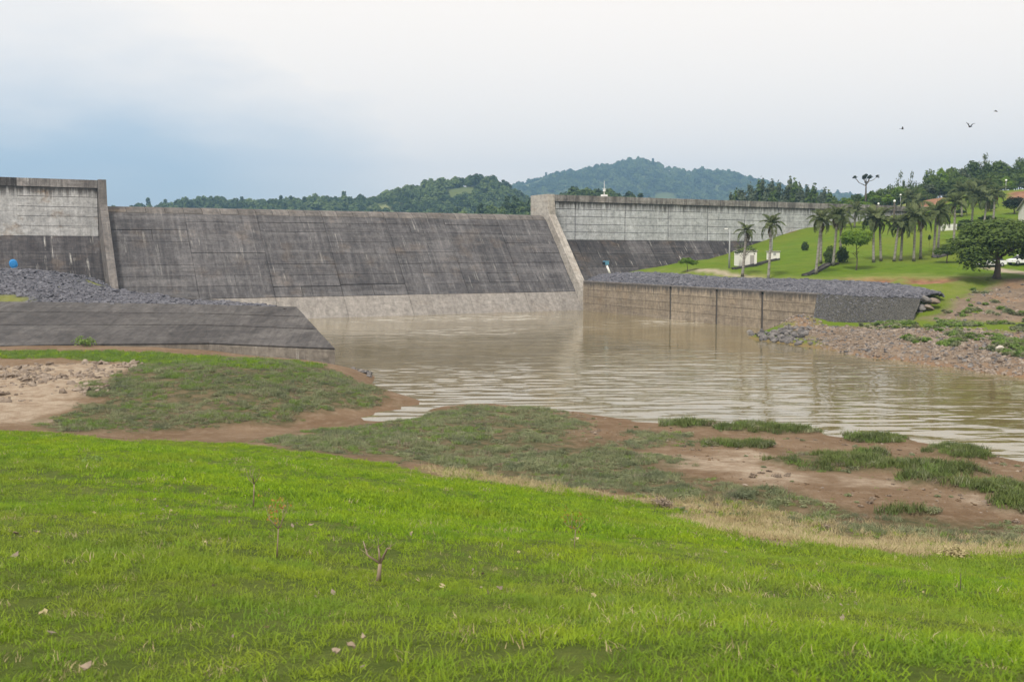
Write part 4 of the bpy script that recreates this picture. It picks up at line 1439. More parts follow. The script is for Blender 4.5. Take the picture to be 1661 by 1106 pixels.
def tree_px(key, px, top, Y, wpx, label, group=None, cat='tree', name='tree', base=None, sink=0.15, rz=None):
    p = at_y(px, top, Y)
    gz = ground_z(p[0], p[1]) if base is None else base
    h = max(1.0, p[2] - gz + sink)
    return tree(key, (p[0], p[1], gz - sink), h, wpx * Y / FPX, label, group, cat, name, rz)


# ------------------------------------------------------------------ palms
def frond_mesh(L, droop, dead=False, nl=16):
    V, F = [], []
    for i in range(nl + 1):
        q = i / nl
        x = L * q * (1 - 0.18 * q * droop)
        z = L * (0.42 * q - (0.42 + 0.5 * droop) * q * q)
        w = 0.05 * (1 - q) + 0.015
        V += [(x, -w, z), (x, w, z)]
        if i:
            b = 2 * i
            F.append((b - 2, b, b + 1, b - 1))
    for i in range(3, nl * 3 + 1):
        q = i / (nl * 3)
        x = L * q * (1 - 0.18 * q * droop)
        z = L * (0.42 * q - (0.42 + 0.5 * droop) * q * q)
        ll = L * (0.30 * math.sin(PI * min(1, q * 0.85 + 0.12)) + 0.05)
        for s in (-1, 1):
            b = len(V)
            j = random.uniform(-0.10, 0.10)
            tip = (x + ll * (0.45 + j), s * ll * 0.66, z - ll * (0.55 + j * 4))
            md = (x + ll * 0.25, s * ll * 0.5, z + ll * 0.04)
            V += [(x - 0.02, 0, z), (x + 0.03, 0, z + 0.01), (md[0] + 0.022, md[1], md[2]), tip, (md[0] - 0.02, md[1], md[2])]
            F.append((b, b + 1, b + 2, b + 3, b + 4))
    return mesh_np('frond', V, F)


FR = [bake(frond_mesh(3.0, d), M['frond']) for d in (0.45, 0.9, 1.35)]
FRD = bake(frond_mesh(2.3, 1.7), M['frond_dead'])


def palm_shaft():
    m = MB()
    m.tube([(0, 0, -0.6), (0, 0, 0.1), (0.01, 0, 0.7), (0, 0, 1.1)], [0.13, 0.15, 0.10, 0.03], 7)
    m.tube([(0, 0, 0.8), (0.1, 0.05, 2.0), (0.14, 0.1, 2.6)], [0.04, 0.03, 0.01], 5)
    return bake(mesh_np('crown', m.v, m.f, True), M['frond'])


PSH = palm_shaft()
PTR = []
for bend in (0.0, 0.25, -0.2):
    m = MB()
    zs = np.linspace(0, 1, 9)
    m.tube([(bend * 0.3 * math.sin(PI * z * 0.5) * 1.0, 0, z * 10) for z in zs], [0.28, 0.22, 0.20, 0.19, 0.19, 0.185, 0.18, 0.165, 0.14], 8)
    PTR.append(bake(mesh_np('trunk', m.v, m.f, True), M['palm_bark']))


def palm(loc, h, label, cw=1.0, nf=15, dead=3, bend=0):
    e = empty('palm_tree', loc, RNG.uniform(0, 6.28), label, 'palm', 'palms on the lawn below the wall')
    cw = cw * RNG.uniform(0.78, 0.98)
    e.rotation_euler = (RNG.normal(0, 0.035), RNG.normal(0, 0.035), RNG.uniform(0, 6.28))
    trunk_h = h - 1.6 * cw
    link('trunk', PTR[bend], None, e, scale=(1, 1, trunk_h / 10))
    cr = link('crown', PSH, None, e, loc=(bend and (0.075 if bend == 1 else -0.06) * 1.0, 0, trunk_h), scale=(cw, cw, cw))
    for i in range(nf):
        an = 2 * PI * i * 0.381966 + RNG.uniform(-0.2, 0.2)
        k = i / nf
        pitch = -1.05 + 1.5 * k + RNG.uniform(-0.12, 0.12)
        link('frond', FR[0 if k < 0.3 else (1 if k < 0.7 else 2)], None, cr, loc=(0, 0, 0.25 - 0.3 * k), rot=(0, pitch, an), scale=[RNG.uniform(0.85, 1.1)] * 3)
    for i in range(dead):
        link('dead_frond', FRD, None, cr, loc=(0, 0, -0.2), rot=(0, RNG.uniform(0.5, 1.0), RNG.uniform(0, 6.28)), scale=[RNG.uniform(0.7, 1.0)] * 3)
    return e


PALMS = [  # picture x, base y, crown top y, distance, crown size, label
    (1204, 449, 365, 150, 0.80, 'lone palm with a white trunk in front of the long white cabin'),
    (1246, 453, 352, 147, 0.78, 'tall slim palm in front of the small white box'),
    (1323, 446, 345, 147, 0.85, 'palm with a grey-white trunk at the lower end of the dark drain'),
    (1331, 430, 343, 158, 0.85, 'slim palm at the upper end of the dark drain'),
    (1351, 433, 336, 155, 1.0, 'palm with hanging brown fronds beside two dark round shrubs'),
    (1363, 428, 344, 160, 0.9, 'palm standing behind the two dark round shrubs'),
    (1386, 366, 332, 214, 1.05, 'far palm against the end of the pale dam wall'),
    (1417, 427, 340, 158, 1.0, 'palm with a thick pale trunk just beside the bright green tree'),
    (1429, 426, 343, 159, 0.95, 'palm with a dark upper trunk, second after the bright green tree'),
    (1450, 425, 352, 158, 0.95, 'shorter palm below the wooden lamp pole'),
    (1461, 425, 349, 159, 0.9, 'palm with a black-banded trunk next to the wooden lamp pole'),
    (1482, 425, 339, 158, 1.0, 'palm with a stout mottled trunk at mid lawn'),
    (1493, 421, 341, 162, 0.95, 'palm with dark hanging fronds right of the stout mottled one'),
    (1514, 418, 330, 163, 1.05, 'palm with a wide crown at the lower end of the curved drain'),
    (1521, 411, 338, 168, 0.95, 'palm just behind the wide-crowned one by the curved drain'),
    (1547, 394, 316, 176, 1.1, 'tall palm with a white trunk in front of the white fence'),
    (1576, 364, 300, 200, 1.2, 'tall palm on the upper slope above the clipped bush'),
    (1596, 366, 312, 198, 1.1, 'palm on the upper slope above the big spreading tree'),
    (1611, 362, 304, 203, 1.1, 'palm on the upper slope nearest the dark ball-shaped tree'),
    (1560, 352, 298, 214, 1.2, 'palm at the back of the upper slope group'),
    (1474, 352, 312, 232, 1.1, 'thin white-trunked palm on the yellow slope below the red soil'),
    (1486, 356, 318, 224, 1.0, 'small palm on the yellow slope under the red soil'),
    (1590, 338, 292, 232, 1.25, 'pale palm under the wooded ridge'),
]
for i, (px, by, ty, Y, cw, lab) in enumerate(PALMS):
    p = at_y(px, by, Y)
    gz = ground_z(p[0], p[1])
    top = at_y(px, ty, Y)[2]
    palm((p[0], p[1], gz - 0.1), top - gz + 0.1, lab, cw, nf=10 + (i % 3), dead=(3 if i in (4, 5, 7, 12, 14) else 1), bend=i % 3)

# ------------------------------------------------------------------ single trees on the flank
tree_px('flat', 1391, 366, 150, 52, 'bright green tree with a wide airy crown on the lawn between palms')
tree_px('bush', 1347, 395, 157, 14, 'dark green round shrub, the one with its side to the slim drain palm', cat='shrub', name='shrub')
tree_px('bush', 1367, 396, 159, 15, 'dark green round shrub under the palm beside the bright tree', cat='shrub', name='shrub')
tree_px('bright1', 1115, 413, 162, 36, 'small mushroom-shaped green tree alone at the edge of the rubble apron')
tree_px('bare', 1209, 388, 160, 48, 'thin half-bare tree in front of the long white cabin')
tree_px('broad1', 1538, 392, 155, 44, 'small dark tree with a pale trunk on the lower lawn')
tree_px('spread', 1621, 357, 134, 128, 'big spreading tree with a thick trunk at the top of the soil slope', rz=0.4)
tree_px('ball', 1646, 319, 212, 42, 'dark clipped ball-shaped tree by the white house')
tree_px('bush', 1567, 354, 193, 24, 'low clipped bush beside the white fence', cat='bush', name='bush')
tree_px('bush', 1601, 352, 205, 22, 'pale green bush on the upper slope above the clipped one', cat='bush', name='bush')
tree_px('bush', 1306, 390, 180, 10, 'small grey shrub alone in the middle of the lawn', cat='shrub', name='shrub')
tree_px('sapling', 1508, 381, 166, 14, 'thin sapling on the lawn between two palm pairs')
tree_px('spire', 1559, 389, 166, 6, 'narrow black-green shrub standing beside the curved drain', cat='shrub', name='shrub')
tree_px('bush', 1340, 413, 170, 8, 'tiny bluish shrub at the foot of the palms', cat='shrub', name='shrub')
tree_px('dome', 1290, 316, 300, 46, 'dark dome-shaped tree rising behind the pale dam wall', base=11)
tree_px('bare', 1464, 266, 300, 30, 'leafless tree on the skyline beside the wooded ridge')
tree_px('bare', 1482, 266, 305, 26, 'second leafless tree on the skyline, closer to the wooded ridge')
tree_px('bare', 1598, 239, 322, 44, 'wide leafless tree topping the wooded ridge')

# ridge wood on the flank: trees that can be told apart at the edge of the wood
RIDGE = [(1318, 338, 262, 30), (1336, 326, 270, 34), (1352, 322, 282, 34), (1372, 312, 288, 36), (1392, 308, 290, 34), (1412, 304, 284, 32), (1428, 300, 292, 34), (1446, 296, 296, 32), (1462, 292, 292, 34), (1480, 288, 300, 36),
         (1496, 282, 300, 36), (1510, 270, 304, 38), (1528, 261, 308, 40), (1547, 262, 312, 40), (1564, 258, 314, 38), (1580, 250, 318, 40), (1600, 256, 318, 42), (1620, 253, 320, 42), (1640, 262, 318, 40), (1656, 252, 322, 40), (1676, 258, 318, 40), (1700, 262, 316, 44),
         (1505, 292, 288, 34), (1525, 286, 290, 36), (1545, 284, 292, 36), (1566, 280, 294, 38), (1588, 278, 296, 38), (1610, 276, 298, 38), (1632, 280, 296, 36), (1652, 276, 298, 36), (1672, 284, 290, 36),
         (1548, 300, 276, 30), (1572, 298, 274, 30), (1612, 298, 270, 28), (1630, 300, 268, 26), (1345, 336, 258, 28), (1364, 328, 264, 30), (1384, 326, 262, 28), (1402, 322, 268, 28), (1420, 318, 272, 28), (1440, 312, 276, 26), (1458, 308, 280, 26), (1474, 304, 284, 26), (1490, 300, 286, 28), (1325, 345, 250, 22), (1396, 338, 240, 22)]
ORD = ['first', 'second', 'third', 'fourth', 'fifth', 'sixth', 'seventh', 'eighth', 'ninth', 'tenth', 'eleventh', 'twelfth', 'thirteenth', 'fourteenth', 'fifteenth', 'sixteenth', 'seventeenth', 'eighteenth', 'nineteenth', 'twentieth', 'twenty-first', 'twenty-second', 'twenty-third']
for i, (px, ty, Y, w) in enumerate(RIDGE):
    if i < 22:
        lab = 'skyline tree of the ridge wood, %s counted from the dam end' % ORD[i]
    elif i < 31:
        lab = 'tree below the skyline of the ridge wood, %s counted from the araucaria side' % ORD[i - 22]
    elif i < 35:
        lab = 'low tree at the foot of the ridge wood, %s from the red soil' % ORD[i - 31]
    else:
        lab = 'low tree at the front edge of the ridge wood, %s counted from the dam end' % ORD[i - 35]
    key = ['broad0', 'broad1', 'broad2', 'broad3', 'bright0', 'broad1', 'grey0', 'broad0'][i % 8] if 1340 > px or px > 1480 else ['bright0', 'broad1', 'broad3', 'bright1', 'broad0'][i % 5]
    tree_px(key, px, ty, Y, w * 1.15, lab, 'trees of the ridge wood', sink=0.6)
for key, px, ty, Y, w, lab in [
        ('grey0', 1540, 312, 252, 30, 'greyish rounded tree behind the tall white-trunked palm'), ('broad1', 1580, 318, 240, 26, 'mid green tree between the upper slope palms'),
        ('grey0', 1622, 312, 246, 28, 'greyish tree just left of the red cutting by the skyline lamp'), ('broad3', 1604, 332, 222, 24, 'dense tree low among the upper slope palms'),
        ('bright0', 1528, 336, 232, 24, 'light green tree at the lower edge of the red soil scar'), ('broad0', 1556, 338, 216, 22, 'small dark tree over the clipped bush'),
        ('broad2', 1508, 345, 226, 20, 'small dark tree under the red soil scar, over the lawn palms'), ('bright1', 1428, 352, 214, 24, 'light green tree at the corner where wall and lawn meet'),
        ('broad1', 1408, 356, 210, 20, 'mid green tree below the end of the pale wall'), ('broad3', 1370, 352, 216, 22, 'dark tree against the far end of the pale wall')]:
    tree_px(key, px, ty, Y, w, lab)
# tall thin trees behind the dam wall
BELT = [(1186, 318), (1196, 310), (1208, 303), (1220, 308), (1232, 299), (1243, 294), (1253, 297), (1262, 304), (1272, 300), (1282, 293), (1291, 296), (1300, 303), (1310, 306), (1319, 304), (1328, 308), (1337, 310), (1346, 314), (1250, 306), (1225, 312), (1278, 308)]
for i, (px, ty) in enumerate(BELT):
    tree_px('tall%d' % (i % 3), px, ty, 340 + (i * 37 % 40), 58 + (i * 17 % 25), ('tall hazy tree behind the pale dam wall, %s from the far hill' % ORD[i]) if i < 17 else 'shorter tree half hidden in the hazy row behind the pale dam wall', 'tall trees behind the dam wall', base=9.0, name='tall_tree')

# ------------------------------------------------------------------ umbrella-crowned araucaria
ar = at_y(1405, 283, 282)
agz = ground_z(ar[0], ar[1])
ah = ar[2] - agz
e = empty('araucaria_tree', (ar[0], ar[1], agz - 0.3), 0.3, 'umbrella-shaped pine with upturned bare branches on the skyline', 'tree')
m = MB()
m.tube([(0, 0, 0), (0.1, 0, ah * 0.5), (0, 0, ah * 0.92)], [0.35, 0.25, 0.12], 7)
tips = []
for i in range(11):
    an = 2 * PI * i / 11 + RNG.uniform(-0.15, 0.15)
    R = RNG.uniform(2.2, 3.4) if i % 3 else RNG.uniform(0.8, 1.6)
    z0 = ah * RNG.uniform(0.70, 0.84)
    tp = (math.cos(an) * R, math.sin(an) * R, ah - 0.5 + RNG.uniform(-0.25, 0.2))
    m.tube([(0, 0, z0), (tp[0] * 0.6, tp[1] * 0.6, z0 + (tp[2] - z0) * 0.35), tp], [0.10, 0.07, 0.04], 5)
    tips.append(tp)
m.build('trunk', M['bark'], e, True)
link('crown', crown_mesh('crown', [(x, y, z, 0.55, 0.55, 0.42) for x, y, z in tips + [(0, 0, ah)]], 800, 0.28, 0.9), M['leaf_d'], e)

# ------------------------------------------------------------------ far woods (uncountable)
def small_crown(n, leaf, tall=False):
    if tall:
        B = [(0, 0, 6.5, 1.5, 1.5, 2.6), (0.4, 0.2, 9.2, 1.2, 1.2, 1.6), (-0.5, 0, 4.2, 1.3, 1.3, 1.2)]
    else:
        B = lobes(5, 2.2, 3.0, 7.2, 1.6, 2.4)
    return crown_mesh('wood_tree', B, n, leaf, 0.4)


WOODM = [leaf_mat('wood_leaves_%s' % k, *[tuple(v * 1.3 for v in q) for q in c], 0.2) for k, c in (('deep', ((0.042, 0.072, 0.026), (0.062, 0.095, 0.032), (0.038, 0.06, 0.028))), ('mid', ((0.065, 0.10, 0.03), (0.09, 0.13, 0.038), (0.055, 0.085, 0.032))), ('light', ((0.09, 0.13, 0.04), (0.12, 0.16, 0.05), (0.075, 0.105, 0.042))))]
WP = [(small_crown(260, 1.1), WOODM[0]), (small_crown(260, 1.1), WOODM[1]), (small_crown(260, 1.1), WOODM[2]), (small_crown(260, 1.1), WOODM[1]), (small_crown(200, 0.9, True), WOODM[0])]


def wood(name, HV, n, s0, s1, label, front=1.0, tallp=0.05):
    V, mv = HV
    ny, nx, _ = V.shape
    i = RNG.uniform(0, (ny - 1) * 0.64, n * 3)
    j = RNG.uniform(0, nx - 1.001, n * 3)
    a, b = i.astype(int), j.astype(int)
    fa, fb = (i - a)[:, None], (j - b)[:, None]
    P = (V[a, b] * (1 - fb) + V[a, b + 1] * fb) * (1 - fa) + (V[a + 1, b] * (1 - fb) + V[a + 1, b + 1] * fb) * fa
    X, Y = proj(P)
    # only where the valley floor and the dam leave the slope in view, and not on the open meadow
    ok = (mv[a, b] < 0.15) & (vnoise(P[:, 0], P[:, 1], V[:, :, 1].mean() * 0.035, 77) > -0.55) & (P[:, 2] > 2)
    P = P[ok][:n]
    k = len(P)
    idx = RNG.choice([0, 1, 2, 3, 0], k)
    idx = np.where(RNG.random(k) < tallp, 4, idx)
    patch = vnoise(P[:, 0], P[:, 1], V[:, :, 1].mean() * 0.05, 78)
    idx = np.where((patch > 0.35) & (idx < 4), 2, idx)
    s = uni(k, s0, s1, (0.7, 1.15)) * RNG.uniform(0.8, 1.3, (k, 1))
    P[:, 2] -= 0.8
    return scatter(name, P, rz_rot(k, 0.05), s, idx, [(m.copy(), mt) for m, mt in WP], label, 'woods')


wood('woods', H1, 6500, 0.65, 1.3, 'dark green woods covering the low hill behind the spillway')
wood('woods', H2, 3600, 0.45, 0.9, 'brighter green woods on the near rise behind the pale pier', tallp=0.06)
wood('woods', H3, 12000, 1.2, 2.3, 'blue-green woods over the high far hill', tallp=0.02)
# ------------------------------------------------------------------ tufts
def tuft(nb, h, spread, w, lean=0.5, seg=2):
    V, F = [], []
    for i in range(nb):
        an, r = RNG.uniform(0, 2 * PI), spread * math.sqrt(RNG.random())
        bx, by = r * math.cos(an), r * math.sin(an)
        la, ll = RNG.uniform(0, 2 * PI), RNG.uniform(0.15, 1.0) * lean
        hh = h * RNG.uniform(0.55, 1.15)
        sx, sy = -math.sin(la) * w * 0.5, math.cos(la) * w * 0.5
        if RNG.random() < 0.5:
            k = RNG.uniform(0, PI)
            sx, sy = math.cos(k) * w * 0.5, math.sin(k) * w * 0.5
        b = len(V)
        for s in range(seg + 1):
            q = s / seg
            x, y, z = bx + math.cos(la) * ll * hh * q * q, by + math.sin(la) * ll * hh * q * q, hh * q * (1 - 0.25 * ll * q)
            k = 1 - 0.85 * q ** 1.5
            V += [(x - sx * k, y - sy * k, z - 0.01), (x + sx * k, y + sy * k, z - 0.01)]
            if s:
                F.append((b + 2 * s - 2, b + 2 * s - 1, b + 2 * s + 1, b + 2 * s))
    return mesh_np('tuft', V, np.array(F))


def weedling(ns, h, spread, leaf):
    """low leafy stems"""
    n = ns * 16
    an, r = RNG.uniform(0, 2 * PI, n), spread * np.sqrt(RNG.random(n))
    z = h * RNG.random(n) ** 0.7 * (1 - 0.5 * (r / spread) ** 2)
    C = np.stack([r * np.cos(an), r * np.sin(an), z], 1)
    N = rand_dirs(n) + np.array([0, 0, 1.1])
    N /= np.linalg.norm(N, axis=1, keepdims=True)
    V, F = quads(C, N, leaf * RNG.uniform(0.6, 1.4, n), 2.4)
    T = tuft(ns, h * 1.25, spread * 0.8, 0.02, 0.7, 1)
    v2 = np.empty(len(T.vertices) * 3, np.float32)
    T.vertices.foreach_get('co', v2)
    f2 = np.array([list(p.vertices) for p in T.polygons]) + len(V)
    return mesh_np('weed', np.concatenate([V, v2.reshape(-1, 3)]), np.concatenate([F, f2]))


def sample(xr, yr, n, prob):
    x, y = RNG.uniform(*xr, n), RNG.uniform(*yr, n)
    k = RNG.random(n) < prob(x, y)
    return x[k], y[k]


def on_ground(x, y):
    return np.stack([x, y, near_h(x, y)], 1)


def in_view(x, y, pad=0.10):
    return np.abs(x) < (y + 1.5) * (0.555 + pad) + 4.5


# lawn: fine near the viewer, coarser tufts further down the slope
GP = [(tuft(22, 0.050, 0.075, 0.0065, 1.2), M['grass']), (tuft(18, 0.038, 0.085, 0.007, 1.6), M['grass']), (tuft(14, 0.072, 0.06, 0.006, 1.0), M['grass']),
      (tuft(56, 0.07, 0.24, 0.015, 1.2), M['grass']), (tuft(46, 0.055, 0.26, 0.016, 1.6), M['grass']), (tuft(36, 0.11, 0.18, 0.014, 0.9), M['grass']),
      (tuft(12, 0.06, 0.07, 0.006, 1.3), M['straw']), (tuft(24, 0.09, 0.2, 0.014, 1.2), M['straw'])]
PX, IDX, SC = [], [], []
for (y0, y1, dens, kinds, s0, s1, sk, sp) in [(2.2, 9.0, 320, (0, 1, 2), 0.6, 1.05, 6, 0.035), (9.0, 18.0, 105, (0, 1, 2), 1.0, 1.6, 6, 0.03), (18.0, 47.0, 30, (3, 4, 5), 0.75, 1.3, 7, 0.022)]:
    W = (y1 + 2) * 0.66 + 5
    n = int(dens * 2 * W * (y1 - y0))
    x, y = sample((-W, W), (y0, y1), n, lambda X, Y: in_view(X, Y) * np.clip((z_lawn(X, Y) - 0.3) * 2.2, 0, 1))
    dn = 0.68 + 0.55 * vnoise(x, y, 0.55, 101) + 0.3 * vnoise(x, y, 1.6, 108) + 0.25 * vnoise(x, y, 3.5, 102)
    k = RNG.random(len(x)) < np.clip(dn, 0.28, 1)
    x, y = x[k], y[k]
    PX.append(on_ground(x, y))
    kd = RNG.choice(kinds, len(x))
    strawp = sp * (1 + 2.5 * (vnoise(x, y, 1.8, 103) > 0.45))
    IDX.append(np.where(RNG.random(len(x)) < strawp, sk, kd))
    lush = 1 + 0.35 * vnoise(x, y, 1.4, 104) + 0.25 * vnoise(x, y, 5.0, 105)
    s = RNG.uniform(s0, s1, len(x)) * np.clip(lush, 0.55, 1.6)
    SC.append(np.stack([s, s, s * RNG.uniform(0.7, 1.1, len(x))], 1))
P, IDX, SC = np.concatenate(PX), np.concatenate(IDX), np.concatenate(SC)
scatter('lawn_grass', P, rz_rot(len(P), 0.16), SC, IDX, GP, 'bright green short grass on the slope in front', 'grass')

# straw band at the foot of the lawn
DP = [(tuft(40, 0.16, 0.24, 0.014, 1.1), M['straw']), (tuft(30, 0.24, 0.16, 0.012, 0.8), M['straw']), (tuft(40, 0.12, 0.24, 0.014, 0.9), M['grass'])]
x, y = sample((-32, 40), (24, 48), 47000, lambda X, Y: in_view(X, Y) * np.clip(z_dry(X, Y) * (1 - 0.5 * z_lawn(X, Y)), 0, 1) * np.clip(0.75 + 0.6 * vnoise(X, Y, 1.5, 111), 0.1, 1))
scatter('dry_grass', on_ground(x, y), rz_rot(len(x), 0.2), uni(len(x), 0.6, 1.4), RNG.choice([0, 1, 2, 0], len(x)), DP, 'straw-coloured dry grass between lawn and mud', 'grass')

# green strip under the wing slope
x, y = sample((-60, -8), (68, 92), 15000, lambda X, Y: np.clip(z_greenb(X, Y) * 1.3, 0, 1) * (near_h(X, Y) > 0.4))
scatter('bank_grass', on_ground(x, y), rz_rot(len(x), 0.2), uni(len(x), 0.7, 1.7), RNG.choice([0, 1, 1], len(x)), [(tuft(40, 0.14, 0.22, 0.02, 0.7), M['grass']), (tuft(36, 0.13, 0.24, 0.02, 0.9), M['weed_green'])], 'fresh grass strip along the foot of the wing slope', 'grass')

# grey-green weeds on the flats and mounds
WDP = [(tuft(70, 0.20, 0.30, 0.022, 1.0), M['weed']), (weedling(12, 0.13, 0.30, 0.036), M['weed']), (tuft(60, 0.27, 0.24, 0.020, 0.8), M['weed']), (tuft(70, 0.20, 0.28, 0.022, 0.9), M['weed_green']), (tuft(60, 0.17, 0.30, 0.018, 1.2), M['weed_dead']), (tuft(80, 0.24, 0.28, 0.024, 0.8), M['weed_dark'])]
x, y = sample((-50, 48), (24, 86), 120000, lambda X, Y: np.clip(z_weed(X, Y) * 1.2 - 0.12, 0, 1) ** 1.5 * np.clip(0.70 + 0.75 * vnoise(X, Y, 1.0, 121) + 0.6 * vnoise(X, Y, 3.6, 122), 0.04, 1) * in_view(X, Y))
gz = near_h(x, y)
k = gz > 0.03
x, y, gz = x[k], y[k], gz[k]
hm = hum_mask(x, y)
left = (x < -2) & (y > 52)
r = RNG.random(len(x))
pgreen = 0.08 + 0.30 * left * (vnoise(x, y, 3.0, 123) > 0.0) + 0.25 * (hm > 0.2) * (vnoise(x, y, 1.0, 124) > 0) + 0.15 * (vnoise(x, y, 2.2, 125) > 0.4)
idx = np.where(r < pgreen, 3, np.where(r < pgreen + 0.12 + 0.5 * (hm > 0.05) * (hm < 0.7), 4, RNG.choice([0, 1, 2], len(x))))
idx = np.where((hm > 0.25) & (r > 0.22) & (r < 0.85), 5, idx)
s = RNG.uniform(0.5, 1.35, len(x)) * (0.55 + 0.45 * z_weed(x, y)) * (1 + 0.45 * (hm > 0.25)) * (0.85 + 0.3 * vnoise(x, y, 2.0, 126))
scatter('weeds', np.stack([x, y, gz - 0.02], 1), rz_rot(len(x), 0.15), np.stack([s, s, s], 1), idx, WDP, 'low grey-green weeds covering the flats and the mound', 'weeds')
# thin stray plants on the open mud
x, y = sample((-2, 46), (28, 66), 5000, lambda X, Y: in_view(X, Y) * (1 - z_weed(X, Y)) * (1 - z_lawn(X, Y)) * (vnoise(X, Y, 2.0, 131) > 0.1) * 0.6 * (near_h(X, Y) > 0.12))
scatter('mud_plants', on_ground(x, y), rz_rot(len(x), 0.2), uni(len(x), 0.35, 0.8), RNG.choice([0, 1, 2], len(x)), [(weedling(6, 0.14, 0.2, 0.06), M['weed']), (weedling(6, 0.10, 0.22, 0.05), M['weed_dead']), (tuft(16, 0.14, 0.14, 0.014, 1.0), M['weed_green'])], 'stray seedlings on the bare mud', 'weeds')


# ------------------------------------------------------------------ stones
def stone_mesh(seed, flat=0.6, n=2):
    import bmesh
    bm = bmesh.new()
    bmesh.ops.create_icosphere(bm, subdivisions=n, radius=0.5)
    r = np.random.default_rng(seed)
    dirs = r.normal(0, 1, (7, 3))
    dirs /= np.linalg.norm(dirs, axis=1, keepdims=True)
    cut = r.uniform(0.28, 0.44, 7)
    for v in bm.verts:
        p = np.array(v.co)
        for d_, c_ in zip(dirs, cut):
            k = p @ d_
            if k > c_:
                p = p - d_ * (k - c_)
        v.co = (p[0], p[1] * r.uniform(0.97, 1.03), p[2] * flat)
    me = bpy.data.meshes.new('stone')
    bm.to_mesh(me)
    bm.free()
    return me


def stone_mat(name, c0, c1, c2):
    t = NT(name)
    c = t.mix(t.rnd(), c0, c1)
    c = t.mix(t.math('MULTIPLY', t.ramp(t.noise(2.5, 5), [(0.4, 0), (0.7, 1)]), 0.6), c, c2)
    t.color(c)
    t.bump(t.noise(9, 5), 0.5, 0.05)
    return t.mat


M['stone_dark'] = stone_mat('dark_slate_stone', (0.085, 0.085, 0.10), (0.175, 0.175, 0.195), (0.05, 0.05, 0.058))
M['stone_pitch'] = stone_mat('pitching_stone', (0.075, 0.073, 0.068), (0.145, 0.14, 0.125), (0.05, 0.049, 0.046))
M['stone_grey'] = stone_mat('grey_boulder', (0.10, 0.095, 0.095), (0.22, 0.205, 0.195), (0.06, 0.056, 0.055))
M['stone_pale'] = stone_mat('pale_rubble', (0.18, 0.142, 0.112), (0.30, 0.25, 0.205), (0.115, 0.09, 0.07))
M['soil_clod'] = stone_mat('mud_clod', (0.13, 0.085, 0.052), (0.22, 0.155, 0.10), (0.09, 0.058, 0.036))
ST = [stone_mesh(i, f) for i, f in enumerate((0.45, 0.55, 0.7, 0.5))]
ST1 = [stone_mesh(i + 10, f, 1) for i, f in enumerate((0.45, 0.6, 0.5))]

# rubble on the left mound
x, y = RNG.uniform(-120, -17, 60000), RNG.uniform(84, 160, 60000)
z = mound_h(x, y)
ok = mound_keep(x, y, z) & (moss(x, y, z) < 0.55)
x, y, z = x[ok][:26000], y[ok][:26000], z[ok][:26000]
scatter('mound_rubble', np.stack([x, y, z], 1), rz_rot(len(x), 0.25), uni(len(x), 0.25, 0.6, (0.5, 1.0)) * np.where(RNG.random((len(x), 1)) < 0.05, 2.0, 1.0), RNG.choice(3, len(x)), [(m.copy(), M['stone_dark']) for m in ST1], 'blue-grey rubble laid over the mound beside the dam', 'rubble')
# rubble on the apron


def on_patch(G, n):
    a, b, _ = G.shape
    i, j = RNG.uniform(0, a - 1.001, n), RNG.uniform(0, b - 1.001, n)
    p, q = i.astype(int), j.astype(int)
    fi, fj = (i - p)[:, None], (j - q)[:, None]
    return (G[p, q] * (1 - fj) + G[p, q + 1] * fj) * (1 - fi) + (G[p + 1, q] * (1 - fj) + G[p + 1, q + 1] * fj) * fi


P = on_patch(APV, 15000)
scatter('apron_rubble', P, rz_rot(len(P), 0.25), uni(len(P), 0.25, 0.65) * np.where(RNG.random((len(P), 1)) < 0.05, 1.8, 1.0), RNG.choice(3, len(P)), [(m.copy(), M['stone_dark']) for m in ST1], 'blue-grey rubble paving behind the brown training wall', 'rubble')
P = on_patch(PSV, 6500)
scatter('pitching_stones', P, rz_rot(len(P), 0.6), uni(len(P), 0.14, 0.30), RNG.choice(3, len(P)), [(m.copy(), M['stone_pitch']) for m in ST1], 'small dark stones set in the steep pitched slope', 'stones')
# loose rubble on the far bank
x, y = RNG.uniform(30, 90, 90000), RNG.uniform(70, 130, 90000)
msk = zone([R_SOIL[1]], x, y, 0.9, 1.0, 71) + 0.14 * zone([R_SOIL[0]], x, y, 0.9, 1.2, 71)
z = right_h(x, y)
ok = (RNG.random(len(x)) < msk * (0.55 + 0.4 * vnoise(x, y, 2.5, 141))) & (z > -0.15) & (z < 6) & (np.abs(x) < y * 0.62)
x, y, z = x[ok], y[ok], z[ok]
scatter('bank_rubble', np.stack([x, y, z], 1), rz_rot(len(x), 0.5), uni(len(x), 0.12, 0.55) * (RNG.random((len(x), 1)) ** 1.5 + 0.45), RNG.choice(4, len(x)), [(ST1[0].copy(), M['stone_pale']), (ST1[1].copy(), M['stone_pale']), (ST1[2].copy(), M['stone_grey']), (ST1[1].copy(), M['stone_pale'])], 'pale stones and earth clods littering the far bank', 'rubble')
# clods on the left mud face and the gully
x, y = sample((-60, -14), (50, 84), 16000, lambda X, Y: zone([PALE[0]], X, Y, 0.5, 1.0, 41) * np.clip(0.35 + 0.6 * vnoise(X, Y, 2.2, 151), 0, 1) * (near_h(X, Y) > 1.25))
scatter('bank_clods', on_ground(x, y), rz_rot(len(x), 0.5), uni(len(x), 0.2, 0.75) * (RNG.random((len(x), 1)) ** 2 + 0.35), RNG.choice(3, len(x)), [(m.copy(), M['stone_pale']) for m in ST1], 'pale pink clods of eroded earth on the cut bank', 'earth')
